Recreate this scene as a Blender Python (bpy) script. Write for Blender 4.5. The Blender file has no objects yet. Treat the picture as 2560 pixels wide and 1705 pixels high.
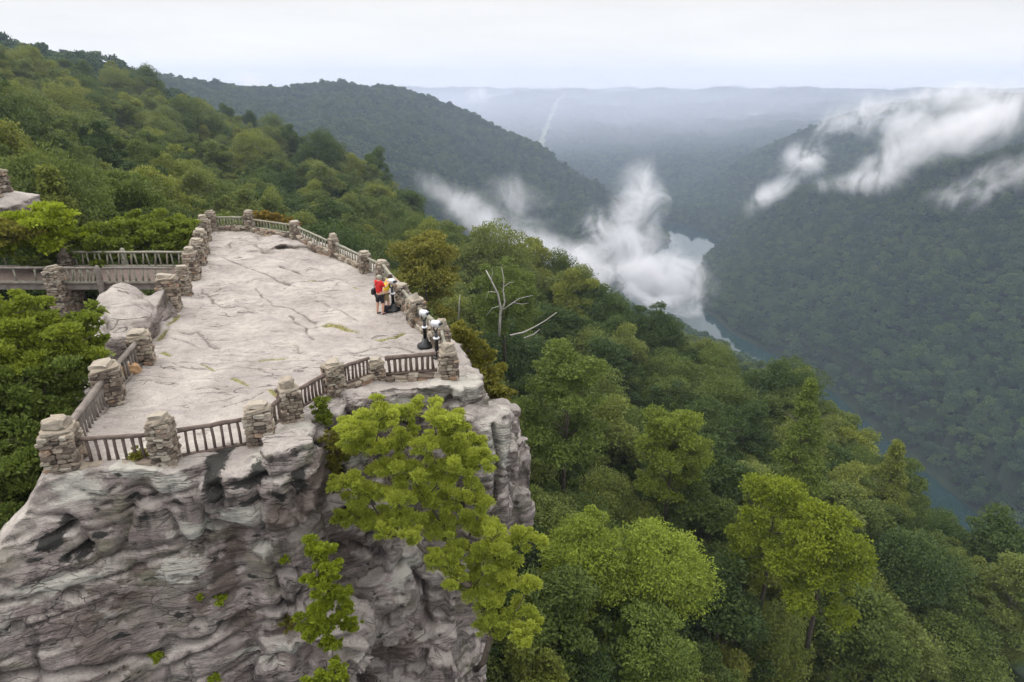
import bpy, bmesh, math, random
import numpy as np
from mathutils import Vector, Matrix
from mathutils.bvhtree import BVHTree

S = bpy.context.scene
COL = S.collection
# ------------------------------------------------------------------ camera, sky, sun, exposure
F, PITCH, H = 1668.0, math.radians(21.2), 9.3
CP, SP = math.cos(PITCH), math.sin(PITCH)
cam = bpy.data.objects.new('camera', bpy.data.cameras.new('camera')); COL.objects.link(cam)
cam.location = (0, 0, H); cam.rotation_euler = (math.pi/2 - PITCH, 0, 0)
cam.data.sensor_width = 36; cam.data.lens = F/2560*36
cam.data.clip_start = 0.1; cam.data.clip_end = 60000
S.camera = cam

SUN_EL, SUN_AZ = math.radians(52), math.radians(-70)     # azimuth from +Y towards +X
W = bpy.data.worlds.new("World"); S.world = W; W.use_nodes = True
nt = W.node_tree; nt.nodes.clear()
def wn(t, **k):
    n = nt.nodes.new(t)
    for a, b in k.items(): setattr(n, a, b)
    return n
out = wn('ShaderNodeOutputWorld'); bg = wn('ShaderNodeBackground'); bg.inputs[1].default_value = 0.1
sky = wn('ShaderNodeTexSky', sky_type='NISHITA', sun_disc=False, sun_elevation=SUN_EL, sun_rotation=SUN_AZ)
tc = wn('ShaderNodeTexCoord'); sep = wn('ShaderNodeSeparateXYZ')
nt.links.new(tc.outputs['Generated'], sep.inputs[0])
mp = wn('ShaderNodeMapping'); mp.inputs['Scale'].default_value = (1.0, 1.0, 7.0)
nt.links.new(tc.outputs['Generated'], mp.inputs[0])
no = wn('ShaderNodeTexNoise'); no.inputs['Scale'].default_value = 2.2; no.inputs['Detail'].default_value = 6
no.inputs['Roughness'].default_value = 0.55
nt.links.new(mp.outputs[0], no.inputs['Vector'])
cr = wn('ShaderNodeValToRGB')
cr.color_ramp.elements[0].position = 0.3; cr.color_ramp.elements[0].color = (6.55, 6.5, 6.45, 1)
cr.color_ramp.elements[1].position = 0.68; cr.color_ramp.elements[1].color = (7.6, 7.5, 7.4, 1)
nt.links.new(no.outputs['Fac'], cr.inputs[0])
# an overcast sky is brighter overhead than at the horizon
gz = wn('ShaderNodeMapRange'); gz.inputs[1].default_value = 0.12; gz.inputs[2].default_value = 1.0
gz.inputs[3].default_value = 1.0; gz.inputs[4].default_value = 2.7
nt.links.new(sep.outputs['Z'], gz.inputs[0])
hb_ = wn('ShaderNodeMapRange'); hb_.inputs[1].default_value = 0.0; hb_.inputs[2].default_value = 0.10; hb_.inputs[3].default_value = 1.22; hb_.inputs[4].default_value = 1.0
nt.links.new(sep.outputs['Z'], hb_.inputs[0]); gm = wn('ShaderNodeMath', operation='MULTIPLY'); nt.links.new(gz.outputs[0], gm.inputs[0]); nt.links.new(hb_.outputs[0], gm.inputs[1])
vm = wn('ShaderNodeVectorMath', operation='SCALE'); nt.links.new(cr.outputs[0], vm.inputs[0]); nt.links.new(gm.outputs[0], vm.inputs['Scale'])
mx = wn('ShaderNodeMix', data_type='RGBA'); mx.inputs[0].default_value = 0.94
nt.links.new(sky.outputs[0], mx.inputs[6]); nt.links.new(vm.outputs[0], mx.inputs[7])
nt.links.new(mx.outputs[2], bg.inputs[0]); nt.links.new(bg.outputs[0], out.inputs[0])

sl = bpy.data.lights.new('sun', 'SUN'); sl.energy = 1.15; sl.angle = math.radians(25); sl.color = (1, 0.96, 0.9)
so = bpy.data.objects.new('sun', sl); COL.objects.link(so)
sd = Vector((math.sin(SUN_AZ)*math.cos(SUN_EL), math.cos(SUN_AZ)*math.cos(SUN_EL), math.sin(SUN_EL)))
so.rotation_euler = (-sd).to_track_quat('-Z', 'Y').to_euler(); so.location = (0, 0, 60)
S.view_settings.view_transform = 'Standard'; S.view_settings.look = 'None'
S.view_settings.exposure = 0.42; S.view_settings.gamma = 1.0
cy = S.cycles
cy.use_denoising = True
try: cy.denoiser = 'OPENIMAGEDENOISE'
except Exception: pass
cy.max_bounces = 6; cy.diffuse_bounces = 2; cy.glossy_bounces = 2; cy.transmission_bounces = 2
cy.volume_bounces = 3; cy.transparent_max_bounces = 8; cy.volume_max_steps = 256; cy.volume_step_rate = 1.0
cy.caustics_reflective = False; cy.caustics_refractive = False
cy.sample_clamp_indirect = 4

# ------------------------------------------------------------------ helpers
def ray(px, py):
    u = (px-1280)/F; v = (852-py)/F
    return np.array([u, CP+v*SP, -SP+v*CP])
def at(px, py, z=0.0):
    d = ray(px, py); t = (z-H)/d[2]; return Vector((d[0]*t, d[1]*t, z))
def atD(px, py, D):                      # at a horizontal distance D
    d = ray(px, py); t = D/math.hypot(d[0], d[1]); return Vector((d[0]*t, d[1]*t, H+d[2]*t))
def azim(px, py): d = ray(px, py); return math.atan2(d[0], d[1])

rs = np.random.RandomState(7)
_perm = rs.permutation(4096)
_grad = rs.normal(size=(4096, 3)); _grad /= np.linalg.norm(_grad, axis=1)[:, None]
def perlin(p):
    p = np.asarray(p, float); i = np.floor(p).astype(np.int64); f = p-i
    w = f*f*f*(f*(f*6-15)+10); r = np.zeros(len(p))
    for dx in (0, 1):
        for dy in (0, 1):
            for dz in (0, 1):
                h = _perm[(i[:, 0]+dx) & 4095]; h = _perm[(h+i[:, 1]+dy) & 4095]; h = _perm[(h+i[:, 2]+dz) & 4095]
                g = _grad[h]; d = f-np.array([dx, dy, dz])
                ww = (w[:, 0] if dx else 1-w[:, 0])*(w[:, 1] if dy else 1-w[:, 1])*(w[:, 2] if dz else 1-w[:, 2])
                r += ww*(g*d).sum(1)
    return r*1.6
def fbm(p, o=4, g=0.5):
    p = np.asarray(p, float); r = 0; a = 1
    for k in range(o): r = r+a*perlin(p*2**k+k*17.3); a *= g
    return r
def sstep(a, b, x): t = np.clip((x-a)/(b-a), 0, 1); return t*t*(3-2*t)

def mesh_np(name, V, Fc, mat=None, smooth=False, parent=None, attrs=None, link=True):
    """V (n,3), Fc (m,k) array of equal-size faces"""
    V = np.asarray(V, np.float32); Fc = np.asarray(Fc, np.int32); k = Fc.shape[1]
    me = bpy.data.meshes.new(name)
    me.vertices.add(len(V)); me.vertices.foreach_set('co', V.ravel())
    me.loops.add(Fc.size); me.loops.foreach_set('vertex_index', Fc.ravel())
    me.polygons.add(len(Fc)); me.polygons.foreach_set('loop_start', np.arange(0, Fc.size, k, dtype=np.int32))
    me.update(calc_edges=True)
    me.polygons.foreach_set('use_smooth', np.full(len(Fc), smooth, bool))
    for a, vals in (attrs or {}).items():
        at_ = me.attributes.new(a, 'FLOAT', 'POINT'); at_.data.foreach_set('value', np.asarray(vals, np.float32))
    if mat: me.materials.append(mat)
    o = bpy.data.objects.new(name, me)
    if link: COL.objects.link(o)
    if parent: o.parent = parent
    return o
class MB:                                # mesh builder of boxes, tubes, blobs
    def __init__(s): s.v = []; s.f = []; s.c = []
    def add(s, V, Fs, c=0.5):
        n = len(s.v); s.v += [tuple(v) for v in V]; s.f += [tuple(n+i for i in q) for q in Fs]; s.c += [c]*len(V)
    def tube(s, pts, rad, seg=6, c=0.5, cap=True, flat=1.0):
        pts = [Vector(p) for p in pts]; n = len(pts)
        if not hasattr(rad, '__len__'): rad = [rad]*n
        V = []; ref = None
        for i, p in enumerate(pts):
            t = (pts[min(i+1, n-1)]-pts[max(i-1, 0)]).normalized()
            a = Vector((0, 0, 1)) if abs(t.z) < 0.9 else Vector((1, 0, 0))
            x = t.cross(a).normalized()
            if ref is not None and x.dot(ref) < 0: x = -x
            ref = x; y = t.cross(x)
            for k in range(seg):
                th = 2*math.pi*k/seg; V.append(p+(x*math.cos(th)+y*math.sin(th)*flat)*rad[i])
        Fs = [(i*seg+k, i*seg+(k+1) % seg, (i+1)*seg+(k+1) % seg, (i+1)*seg+k) for i in range(n-1) for k in range(seg)]
        if cap: Fs += [tuple(range(seg))[::-1], tuple((n-1)*seg+k for k in range(seg))]
        s.add(V, Fs, c)
    def stone(s, ctr, size, rz=0, rnd=random, c=0.5, jit=0.14, tilt=0.05):
        """a rough block: subdivided box with rounded, jittered corners"""
        g = [-1, -0.55, 0.55, 1]; V = []; idx = {}; Fs = []
        M = Matrix.Rotation(rz, 3, 'Z') @ Matrix.Rotation(rnd.uniform(-tilt, tilt), 3, 'X') @ Matrix.Rotation(rnd.uniform(-tilt, tilt), 3, 'Y')
        def vid(i, j, k):
            if (i, j, k) not in idx:
                p = Vector((g[i], g[j], g[k])); e = sum(1 for q in (i, j, k) if q in (0, 3))
                if e >= 2: p *= (0.93 if e == 2 else 0.82)
                p += Vector([rnd.uniform(-jit, jit) for _ in range(3)])
                idx[(i, j, k)] = len(V); V.append(M @ Vector((p.x*size[0]/2, p.y*size[1]/2, p.z*size[2]/2))+Vector(ctr))
            return idx[(i, j, k)]
        for a in range(3):
            for b in range(3):
                Fs.append((vid(a, b, 0), vid(a, b+1, 0), vid(a+1, b+1, 0), vid(a+1, b, 0)))
                Fs.append((vid(a, b, 3), vid(a+1, b, 3), vid(a+1, b+1, 3), vid(a, b+1, 3)))
                Fs.append((vid(a, 0, b), vid(a+1, 0, b), vid(a+1, 0, b+1), vid(a, 0, b+1)))
                Fs.append((vid(a, 3, b), vid(a, 3, b+1), vid(a+1, 3, b+1), vid(a+1, 3, b)))
                Fs.append((vid(0, a, b), vid(0, a, b+1), vid(0, a+1, b+1), vid(0, a+1, b)))
                Fs.append((vid(3, a, b), vid(3, a+1, b), vid(3, a+1, b+1), vid(3, a, b+1)))
        s.add(V, Fs, c)
    def lathe(s, prof, ctr, seg=16, c=0.5, M=None):
        V = []
        for (r, z) in prof:
            for k in range(seg):
                th = 2*math.pi*k/seg; p = Vector((r*math.cos(th), r*math.sin(th), z))
                if M is not None: p = M @ p
                V.append(p+Vector(ctr))
        n = len(prof)
        Fs = [(i*seg+k, i*seg+(k+1) % seg, (i+1)*seg+(k+1) % seg, (i+1)*seg+k) for i in range(n-1) for k in range(seg)]
        Fs += [tuple(range(seg))[::-1], tuple((n-1)*seg+k for k in range(seg))]
        s.add(V, Fs, c)
    def build(s, name, mat, parent=None, smooth=False, link=True):
        me = bpy.data.meshes.new(name); me.from_pydata(s.v, [], s.f)
        a = me.attributes.new('tone', 'FLOAT', 'POINT'); a.data.foreach_set('value', s.c)
        me.materials.append(mat); me.polygons.foreach_set('use_smooth', [smooth]*len(me.polygons)); me.update()
        o = bpy.data.objects.new(name, me)
        if link: COL.objects.link(o)
        if parent: o.parent = parent
        return o
def tag(o, label=None, cat=None, group=None, kind=None):
    if label: o['label'] = label
    if cat: o['category'] = cat
    if group: o['group'] = group
    if kind: o['kind'] = kind
    return o
def empty(name, loc, rz=0):
    o = bpy.data.objects.new(name, None); COL.objects.link(o); o.location = loc; o.rotation_euler = (0, 0, rz)
    o.empty_display_size = 0.3; return o

# ------------------------------------------------------------------ materials
class NM:
    def __init__(s, name):
        s.m = bpy.data.materials.new(name); s.m.use_nodes = True; s.t = s.m.node_tree; s.t.nodes.clear()
        s.out = s.n('ShaderNodeOutputMaterial')
    def n(s, t, **k):
        x = s.t.nodes.new(t)
        for a, b in k.items(): setattr(x, a, b)
        return x
    def l(s, a, b): s.t.links.new(a, b)
    def noise(s, scale, detail=4, rough=0.55, vec=None, dist=0.0):
        x = s.n('ShaderNodeTexNoise'); x.inputs['Scale'].default_value = scale; x.inputs['Detail'].default_value = detail
        x.inputs['Roughness'].default_value = rough; x.inputs['Distortion'].default_value = dist
        if vec is not None: s.l(vec, x.inputs['Vector'])
        return x.outputs['Fac']
    def pos(s, scale=None, rot=None):
        g = s.n('ShaderNodeNewGeometry').outputs['Position']
        if scale is None: return g
        m = s.n('ShaderNodeMapping'); m.inputs['Scale'].default_value = scale
        if rot: m.inputs['Rotation'].default_value = rot
        s.l(g, m.inputs[0]); return m.outputs[0]
    def ramp(s, fac, stops):
        r = s.n('ShaderNodeValToRGB'); e = r.color_ramp.elements
        while len(e) < len(stops): e.new(0.5)
        for i, (p, c) in enumerate(stops):
            e[i].position = p; e[i].color = (c, c, c, 1) if not hasattr(c, '__len__') else (*c, 1)
        s.l(fac, r.inputs[0]); return r.outputs[0]
    def mix(s, fac, a, b, mode='MIX'):
        x = s.n('ShaderNodeMix', data_type='RGBA', blend_type=mode)
        for k, v in ((0, fac), (6, a), (7, b)):
            if isinstance(v, (int, float)): x.inputs[k].default_value = v
            elif isinstance(v, tuple): x.inputs[k].default_value = (*v, 1)
            else: s.l(v, x.inputs[k])
        return x.outputs[2]
    def math(s, op, a, b=0.0, c=None):
        x = s.n('ShaderNodeMath', operation=op)
        for k, v in ((0, a), (1, b), (2, c)):
            if v is None: continue
            if isinstance(v, (int, float)): x.inputs[k].default_value = v
            else: s.l(v, x.inputs[k])
        return x.outputs[0]
    def attr(s, name): return s.n('ShaderNodeAttribute', attribute_name=name).outputs['Fac']
    def bsdf(s, col, rough=0.85, bump=None, bstr=0.5, bdist=0.05, spec=0.3, metal=0.0):
        b = s.n('ShaderNodeBsdfPrincipled')
        if isinstance(col, tuple): b.inputs['Base Color'].default_value = (*col, 1)
        else: s.l(col, b.inputs['Base Color'])
        if isinstance(rough, (int, float)): b.inputs['Roughness'].default_value = rough
        else: s.l(rough, b.inputs['Roughness'])
        b.inputs['Specular IOR Level'].default_value = spec; b.inputs['Metallic'].default_value = metal
        if bump is not None:
            u = s.n('ShaderNodeBump'); u.inputs['Strength'].default_value = bstr; u.inputs['Distance'].default_value = bdist
            s.l(bump, u.inputs['Height']); s.l(u.outputs[0], b.inputs['Normal'])
        s.l(b.outputs[0], s.out.inputs[0]); return b

def leaf_mat(name, ramp, transl=0.3, var=0.5):
    m = NM(name)
    oi = m.n('ShaderNodeObjectInfo').outputs['Random']
    big = m.noise(0.012, 3, vec=m.pos())
    fac = m.math('ADD', m.math('MULTIPLY', oi, 0.75), m.math('MULTIPLY', m.math('SUBTRACT', big, 0.5), 0.9))
    fac = m.math('ADD', fac, 0.12)
    col = m.ramp(fac, ramp)
    t = m.attr('tone')
    col = m.mix(1.0, col, m.ramp(t, [(0, (1-var*.6, 1-var*.55, 1-var*.5)), (1, (1+var*.6, 1+var*.5, 1+var*.15))]), 'MULTIPLY')
    b = m.bsdf(col, 0.55, spec=0.25)
    tr = m.n('ShaderNodeBsdfTranslucent'); m.l(col, tr.inputs[0])
    ms = m.n('ShaderNodeMixShader'); ms.inputs[0].default_value = transl
    m.l(b.outputs[0], ms.inputs[1]); m.l(tr.outputs[0], ms.inputs[2]); m.l(ms.outputs[0], m.out.inputs[0])
    return m.m
FOREST_RAMP = [(0.0, (0.050, 0.082, 0.025)), (0.22, (0.080, 0.120, 0.030)), (0.45, (0.120, 0.162, 0.036)), (0.66, (0.165, 0.200, 0.052)), (0.85, (0.22, 0.25, 0.044)), (1.0, (0.26, 0.235, 0.06))]
M_forest = leaf_mat('forest_leaves', FOREST_RAMP)
def flat_ramp(c, d=0.25): return [(0, tuple(x*(1-d) for x in c)), (1, tuple(x*(1+d) for x in c))]
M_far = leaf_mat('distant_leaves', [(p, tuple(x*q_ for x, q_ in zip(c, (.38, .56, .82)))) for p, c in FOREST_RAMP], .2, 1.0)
M_yellowgreen = leaf_mat('yellowgreen_leaves', flat_ramp((0.45, 0.51, 0.08), 0.12), 0.4)
M_bright = leaf_mat('bright_green_leaves', flat_ramp((0.22, 0.28, 0.038)), 0.35)
M_lime = leaf_mat('lime_leaves', flat_ramp((0.25, 0.31, 0.022)), 0.35)
M_leafy = leaf_mat('fresh_green_leaves', flat_ramp((0.27, 0.33, 0.04)), 0.35)
M_olive = leaf_mat('olive_orange_leaves', flat_ramp((0.20, 0.195, 0.035)), 0.3)
M_rust = leaf_mat('rusty_leaves', flat_ramp((0.26, 0.19, 0.04)), 0.3)
M_mid = leaf_mat('mid_green_leaves', flat_ramp((0.14, 0.19, 0.038)), 0.3)
M_pine = leaf_mat('pine_needles', flat_ramp((0.15, 0.20, 0.035)), 0.2)
m = NM('bark'); M_bark = m.m
m.bsdf(m.ramp(m.noise(6, 5, vec=m.pos((1, 1, .3))), [(0.3, (0.05, 0.04, 0.03)), (0.7, (0.14, 0.11, 0.085))]), 0.9)
m = NM('dead_wood'); M_dead = m.m
m.bsdf(m.ramp(m.noise(8, 4, vec=m.pos()), [(0.3, (0.27, 0.25, 0.22)), (0.7, (0.46, 0.44, 0.40))]), 0.8)

def rock_mat(name, light=1.0):
    m = NM(name); p = m.pos(); crack = m.attr('crack'); moss = m.attr('moss')
    g = m.n('ShaderNodeNewGeometry'); sx = m.n('ShaderNodeSeparateXYZ'); m.l(g.outputs['Normal'], sx.inputs[0])
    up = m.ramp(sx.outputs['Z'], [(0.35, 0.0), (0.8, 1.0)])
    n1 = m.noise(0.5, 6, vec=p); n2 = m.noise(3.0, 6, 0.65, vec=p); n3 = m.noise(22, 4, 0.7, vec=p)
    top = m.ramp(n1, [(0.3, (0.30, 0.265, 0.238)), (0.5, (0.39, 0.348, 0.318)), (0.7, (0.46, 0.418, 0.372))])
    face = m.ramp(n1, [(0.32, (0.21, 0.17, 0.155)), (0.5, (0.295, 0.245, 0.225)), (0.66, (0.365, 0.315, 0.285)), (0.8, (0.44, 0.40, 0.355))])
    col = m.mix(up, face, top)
    ROT = (0, 0, -0.62)
    # diagonal wash marks on the flat top
    dg = m.noise(1.0, 6, 0.65, vec=m.pos((0.35, 1.6, 1), ROT), dist=.4)
    wn_ = m.noise(0.28, 4, 0.6, vec=m.pos((1, 1, 1), (0, 0, 1.1)))
    col = m.mix(m.math('MULTIPLY', up, m.ramp(wn_, [(0.48, 0.0), (0.62, 0.45)])), col, (0.30, 0.265, 0.25))
    col = m.mix(m.math('MULTIPLY', up, m.ramp(dg, [(0.50, 0.0), (0.68, 0.6)])), col, (0.27, 0.24, 0.23))
    # hairline joints, as thin dark lines where a warped field crosses its middle value
    def hair(scale, rot, sc, w, lo, hi, seed):
        a = m.noise(sc, 3, 0.5, vec=m.pos(scale, rot), dist=.8)
        l = m.ramp(m.math('ABSOLUTE', m.math('SUBTRACT', a, .5)), [(0.0, 1.0), (w, 0.0)])
        k = m.ramp(m.noise(0.35, 3, 0.6, vec=m.pos((1, 1, 1), (seed, 0, 0))), [(lo, 0.0), (hi, 1.0)])
        return m.math('MULTIPLY', l, k)
    hl = m.math('MAXIMUM', m.math('MULTIPLY', up, hair((.35, 1.3, 1), ROT, .8, .011, .46, .60, .3)), m.math('MULTIPLY', up, hair((.3, 2.2, 1), (0, 0, -.35), 1.1, .007, .50, .68, 1.3)))
    hs = hair((.5, .5, 5.0), (0, .2, 0), .9, .014, .40, .58, 2.2)
    hs = m.math('MAXIMUM', hs, hair((.5, .5, 6.5), (0, .16, 0), 1.6, .016, .44, .62, 3.2))
    hl = m.math('MAXIMUM', hl, m.math('MULTIPLY', m.math('SUBTRACT', 1.0, up), hs))
    col = m.mix(0.75, col, m.ramp(n2, [(0.25, 0.66), (0.5, 1.0), (0.75, 1.2)]), 'MULTIPLY')
    col = m.mix(0.7, col, m.ramp(n3, [(0.3, 0.68), (0.6, 1.12)]), 'MULTIPLY')
    side = m.math('SUBTRACT', 1.0, up)
    # pale fresh patches, olive lichen, brown and black water stains running down the face
    pa = m.noise(0.7, 4, 0.55, vec=m.pos((1, 1, 1.5), (0, 0, 2)))
    col = m.mix(m.math('MULTIPLY', side, m.ramp(pa, [(0.58, 0.0), (0.68, 0.7)])), col, (0.40, 0.38, 0.34))
    li = m.noise(0.8, 5, 0.6, vec=m.pos((1, 1, 1.2)))
    col = m.mix(m.math('MULTIPLY', side, m.ramp(li, [(0.50, 0.0), (0.66, 0.6)])), col, (0.165, 0.165, 0.095))
    br = m.noise(0.45, 4, 0.6, vec=m.pos((1.3, 1.3, 0.35)))
    col = m.mix(m.math('MULTIPLY', side, m.ramp(br, [(0.58, 0.0), (0.76, 0.5)])), col, (0.16, 0.12, 0.10))
    st = m.noise(1.1, 6, 0.65, vec=m.pos((1.3, 1.3, 0.2)))
    stm = m.ramp(st, [(0.54, 0.0), (0.66, 0.75)])
    col = m.mix(m.math('MULTIPLY', side, stm), col, (0.045, 0.038, 0.04))
    sp = m.noise(1.6, 3, 0.6, vec=m.pos((0.8, 0.8, 2.0)))
    col = m.mix(m.math('MULTIPLY', side, m.ramp(sp, [(0.63, 0.0), (0.69, 0.9)])), col, (0.02, 0.024, 0.022))
    # angular joints and slabs
    vsc = m.n('ShaderNodeVectorMath', operation='ADD'); m.l(m.pos((1.0, 1.0, 2.6), (0, .2, 0)), vsc.inputs[0])
    wv_ = m.n('ShaderNodeTexNoise'); wv_.inputs['Scale'].default_value = 1.5; wv_.inputs['Detail'].default_value = 5; m.l(p, wv_.inputs['Vector'])
    ws_ = m.n('ShaderNodeVectorMath', operation='SCALE'); m.l(wv_.outputs['Color'], ws_.inputs[0]); ws_.inputs['Scale'].default_value = .55; m.l(ws_.outputs[0], vsc.inputs[1])
    def voro(sc, feat, out_):
        v_ = m.n('ShaderNodeTexVoronoi', feature=feat); v_.inputs['Scale'].default_value = sc; m.l(vsc.outputs[0], v_.inputs['Vector']); return v_.outputs[out_]
    ve = m.ramp(voro(1.1, 'DISTANCE_TO_EDGE', 'Distance'), [(0.0, 1.0), (0.03, 0.0)])
    vk = m.ramp(m.noise(0.4, 3, vec=m.pos((1, 1, 1), (0, 1.3, 0))), [(0.42, 0.0), (0.6, 1.0)])
    ve = m.math('MULTIPLY', m.math('MULTIPLY', ve, vk), side)
    vt_ = m.n('ShaderNodeSeparateColor'); m.l(voro(1.1, 'F1', 'Color'), vt_.inputs[0]); vt = vt_.outputs[0]
    vt2_ = m.n('ShaderNodeSeparateColor'); m.l(voro(3.1, 'F1', 'Color'), vt2_.inputs[0]); vt2 = vt2_.outputs[0]
    slab = m.math('MULTIPLY', m.math('ADD', vt, m.math('MULTIPLY', vt2, .5)), side)
    col = m.mix(m.math('MULTIPLY', side, .55), col, m.ramp(vt, [(0.0, .72), (1.0, 1.2)]), 'MULTIPLY')
    hl = m.math('MAXIMUM', hl, m.math('MULTIPLY', ve, .8))
    edge = m.math('MULTIPLY', m.math('SUBTRACT', m.noise(1.0, 7, 0.75, vec=m.pos((1.8, 1.8, 4.5), (0, .2, 0)), dist=.5), .5), 2.6)
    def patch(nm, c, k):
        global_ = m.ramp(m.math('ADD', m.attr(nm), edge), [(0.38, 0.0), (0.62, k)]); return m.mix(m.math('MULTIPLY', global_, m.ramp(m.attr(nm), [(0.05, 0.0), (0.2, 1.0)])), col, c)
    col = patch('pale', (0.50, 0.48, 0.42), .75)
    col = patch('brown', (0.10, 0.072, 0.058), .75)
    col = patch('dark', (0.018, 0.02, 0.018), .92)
    col = m.mix(m.math('MULTIPLY', hl, .8), col, (0.05, 0.042, 0.038))
    col = m.mix(m.ramp(crack, [(0.25, 0.0), (0.9, 0.85)]), col, (0.055, 0.045, 0.04))
    col = m.mix(m.ramp(moss, [(0.3, 0.0), (0.7, 0.9)]), col, m.ramp(m.noise(9, 3, vec=p), [(0.35, (0.10, 0.085, 0.03)), (0.65, (0.26, 0.25, 0.06))]))
    if light != 1.0: col = m.mix(1.0, col, (light, light, light), 'MULTIPLY')
    bed = m.noise(1.0, 6, 0.7, vec=m.pos((1.0, 1.0, 9.0), (0.0, 0.12, 0)))
    h = m.math('ADD', m.math('MULTIPLY', n3, 0.25), m.math('MULTIPLY', n2, 0.6))
    h = m.math('ADD', h, m.math('MULTIPLY', m.math('MULTIPLY', bed, side), 0.55))
    h = m.math('ADD', h, m.math('MULTIPLY', m.math('MULTIPLY', dg, up), 0.9))
    h = m.math('ADD', m.math('SUBTRACT', h, m.math('MULTIPLY', hl, .5)), m.math('MULTIPLY', slab, .7))
    m.bsdf(col, 0.9, h, 0.9, 0.12, spec=0.2)
    return m.m
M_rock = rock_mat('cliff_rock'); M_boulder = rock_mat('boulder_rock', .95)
m = NM('dry_stone'); M_stone = m.m
t = m.attr('tone'); p = m.pos()
c = m.ramp(t, [(0, (0.10, 0.08, 0.065)), (0.25, (0.235, 0.185, 0.145)), (0.55, (0.32, 0.27, 0.21)), (0.82, (0.42, 0.375, 0.31)), (0.97, (0.33, 0.22, 0.15))])
c = m.mix(0.8, c, m.ramp(m.noise(7, 5, 0.65, vec=p), [(0.25, 0.62), (0.55, 1.0), (0.8, 1.2)]), 'MULTIPLY')
c = m.mix(m.ramp(m.noise(2.2, 3, vec=p), [(0.58, 0.0), (0.75, 0.35)]), c, (0.20, 0.20, 0.14))
m.bsdf(c, 0.9, m.noise(14, 5, 0.7, vec=p), 0.8, 0.04, 0.2)
m = NM('dark_timber'); M_timber = m.m
p = m.pos(); m.bsdf(m.ramp(m.noise(5, 5, 0.65, vec=p), [(0.3, (0.085, 0.06, 0.05)), (0.7, (0.17, 0.13, 0.11))]), 0.85, m.noise(25, 4, vec=p), 0.6, 0.02)
m = NM('weathered_timber'); M_gtimber = m.m
p = m.pos(); m.bsdf(m.ramp(m.noise(5, 5, 0.65, vec=p), [(0.3, (0.17, 0.165, 0.125)), (0.7, (0.34, 0.32, 0.26))]), 0.85, m.noise(25, 4, vec=p), 0.6, 0.02)
m = NM('bridge_timber'); M_btimber = m.m
p = m.pos(); m.bsdf(m.ramp(m.noise(3, 5, 0.65, vec=p), [(0.3, (0.12, 0.10, 0.085)), (0.7, (0.25, 0.215, 0.19))]), 0.85, m.noise(25, 4, vec=p), 0.6, 0.02)
def plain(name, col, rough=0.6, metal=0.0, var=0.12, sc=12):
    m = NM(name); c = m.mix(var, col, m.ramp(m.noise(sc, 4, vec=m.pos()), [(0.3, 0.5), (0.7, 1.4)]), 'MULTIPLY') if var else col
    m.bsdf(c, rough, metal=metal, spec=0.4); return m.m
M_black = plain('black_paint', (0.012, 0.013, 0.014), 0.4); M_silver = plain('silver_paint', (0.62, 0.63, 0.66), 0.35, 0.4)
M_red = plain('red_cloth', (0.55, 0.02, 0.02), 0.9); M_yellow = plain('yellow_cloth', (0.70, 0.52, 0.02), 0.9)
M_blackcloth = plain('black_cloth', (0.018, 0.016, 0.022), 0.9); M_khaki = plain('khaki_cloth', (0.24, 0.19, 0.10), 0.9)
M_skin = plain('skin', (0.50, 0.28, 0.19), 0.6, var=0.05); M_capcloth = plain('cap_cloth', (0.34, 0.31, 0.25), 0.9); M_hair = plain('dark_hair', (0.05, 0.03, 0.02), 0.7)
m = NM('forest_floor'); M_ground = m.m
p = m.pos(); M_col = m.ramp(m.noise(0.15, 6, 0.7, vec=p), [(0.35, (0.010, 0.014, 0.006)), (0.65, (0.022, 0.034, 0.012))])
cl = m.attr('clear'); M_col = m.mix(cl, M_col, m.ramp(m.noise(0.05, 3, vec=p), [(0.3, (0.16, 0.18, 0.10)), (0.7, (0.24, 0.25, 0.15))]))
m.bsdf(M_col, 0.95, spec=0.1)
m = NM('river_water'); M_water = m.m
m.bsdf((0.008, 0.028, 0.024), 0.07, m.noise(0.25, 4, vec=m.pos()), 0.06, 0.5, spec=0.5)

# ------------------------------------------------------------------ terrain (polar height field built from the landforms)
def K(px, py, D): v = atD(px, py, D); return (azim(px, py), D, v.z-(7.0 if D > 600 else 12.5 if D > 205 else 17.0))
def Z(px, D, z, py=400): return (azim(px, py), D, z)
RIVER_Z = -330.0
river_px = [(3300, 2150), (2900, 1830), (2530, 1480), (2285, 1250), (2132, 1108), (2005, 985), (1882, 900), (1762, 837), (1660, 770), (1640, 700), (1695, 632), (1745, 607), (1700, 575), (1600, 560), (1450, 555)]
river = np.array([[*at(a, b, RIVER_Z)[:2]] for a, b in river_px])
rhw = np.interp(np.arange(len(river)), [0, 5, 7, 8, 10, 11, 14], [38, 35, 38, 58, 52, 48, 45])
raz = np.arctan2(river[:, 0], river[:, 1]); rD = np.hypot(river[:, 0], river[:, 1])
def rk(i, off, z): return (raz[i], rD[i]+off, z)
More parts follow.
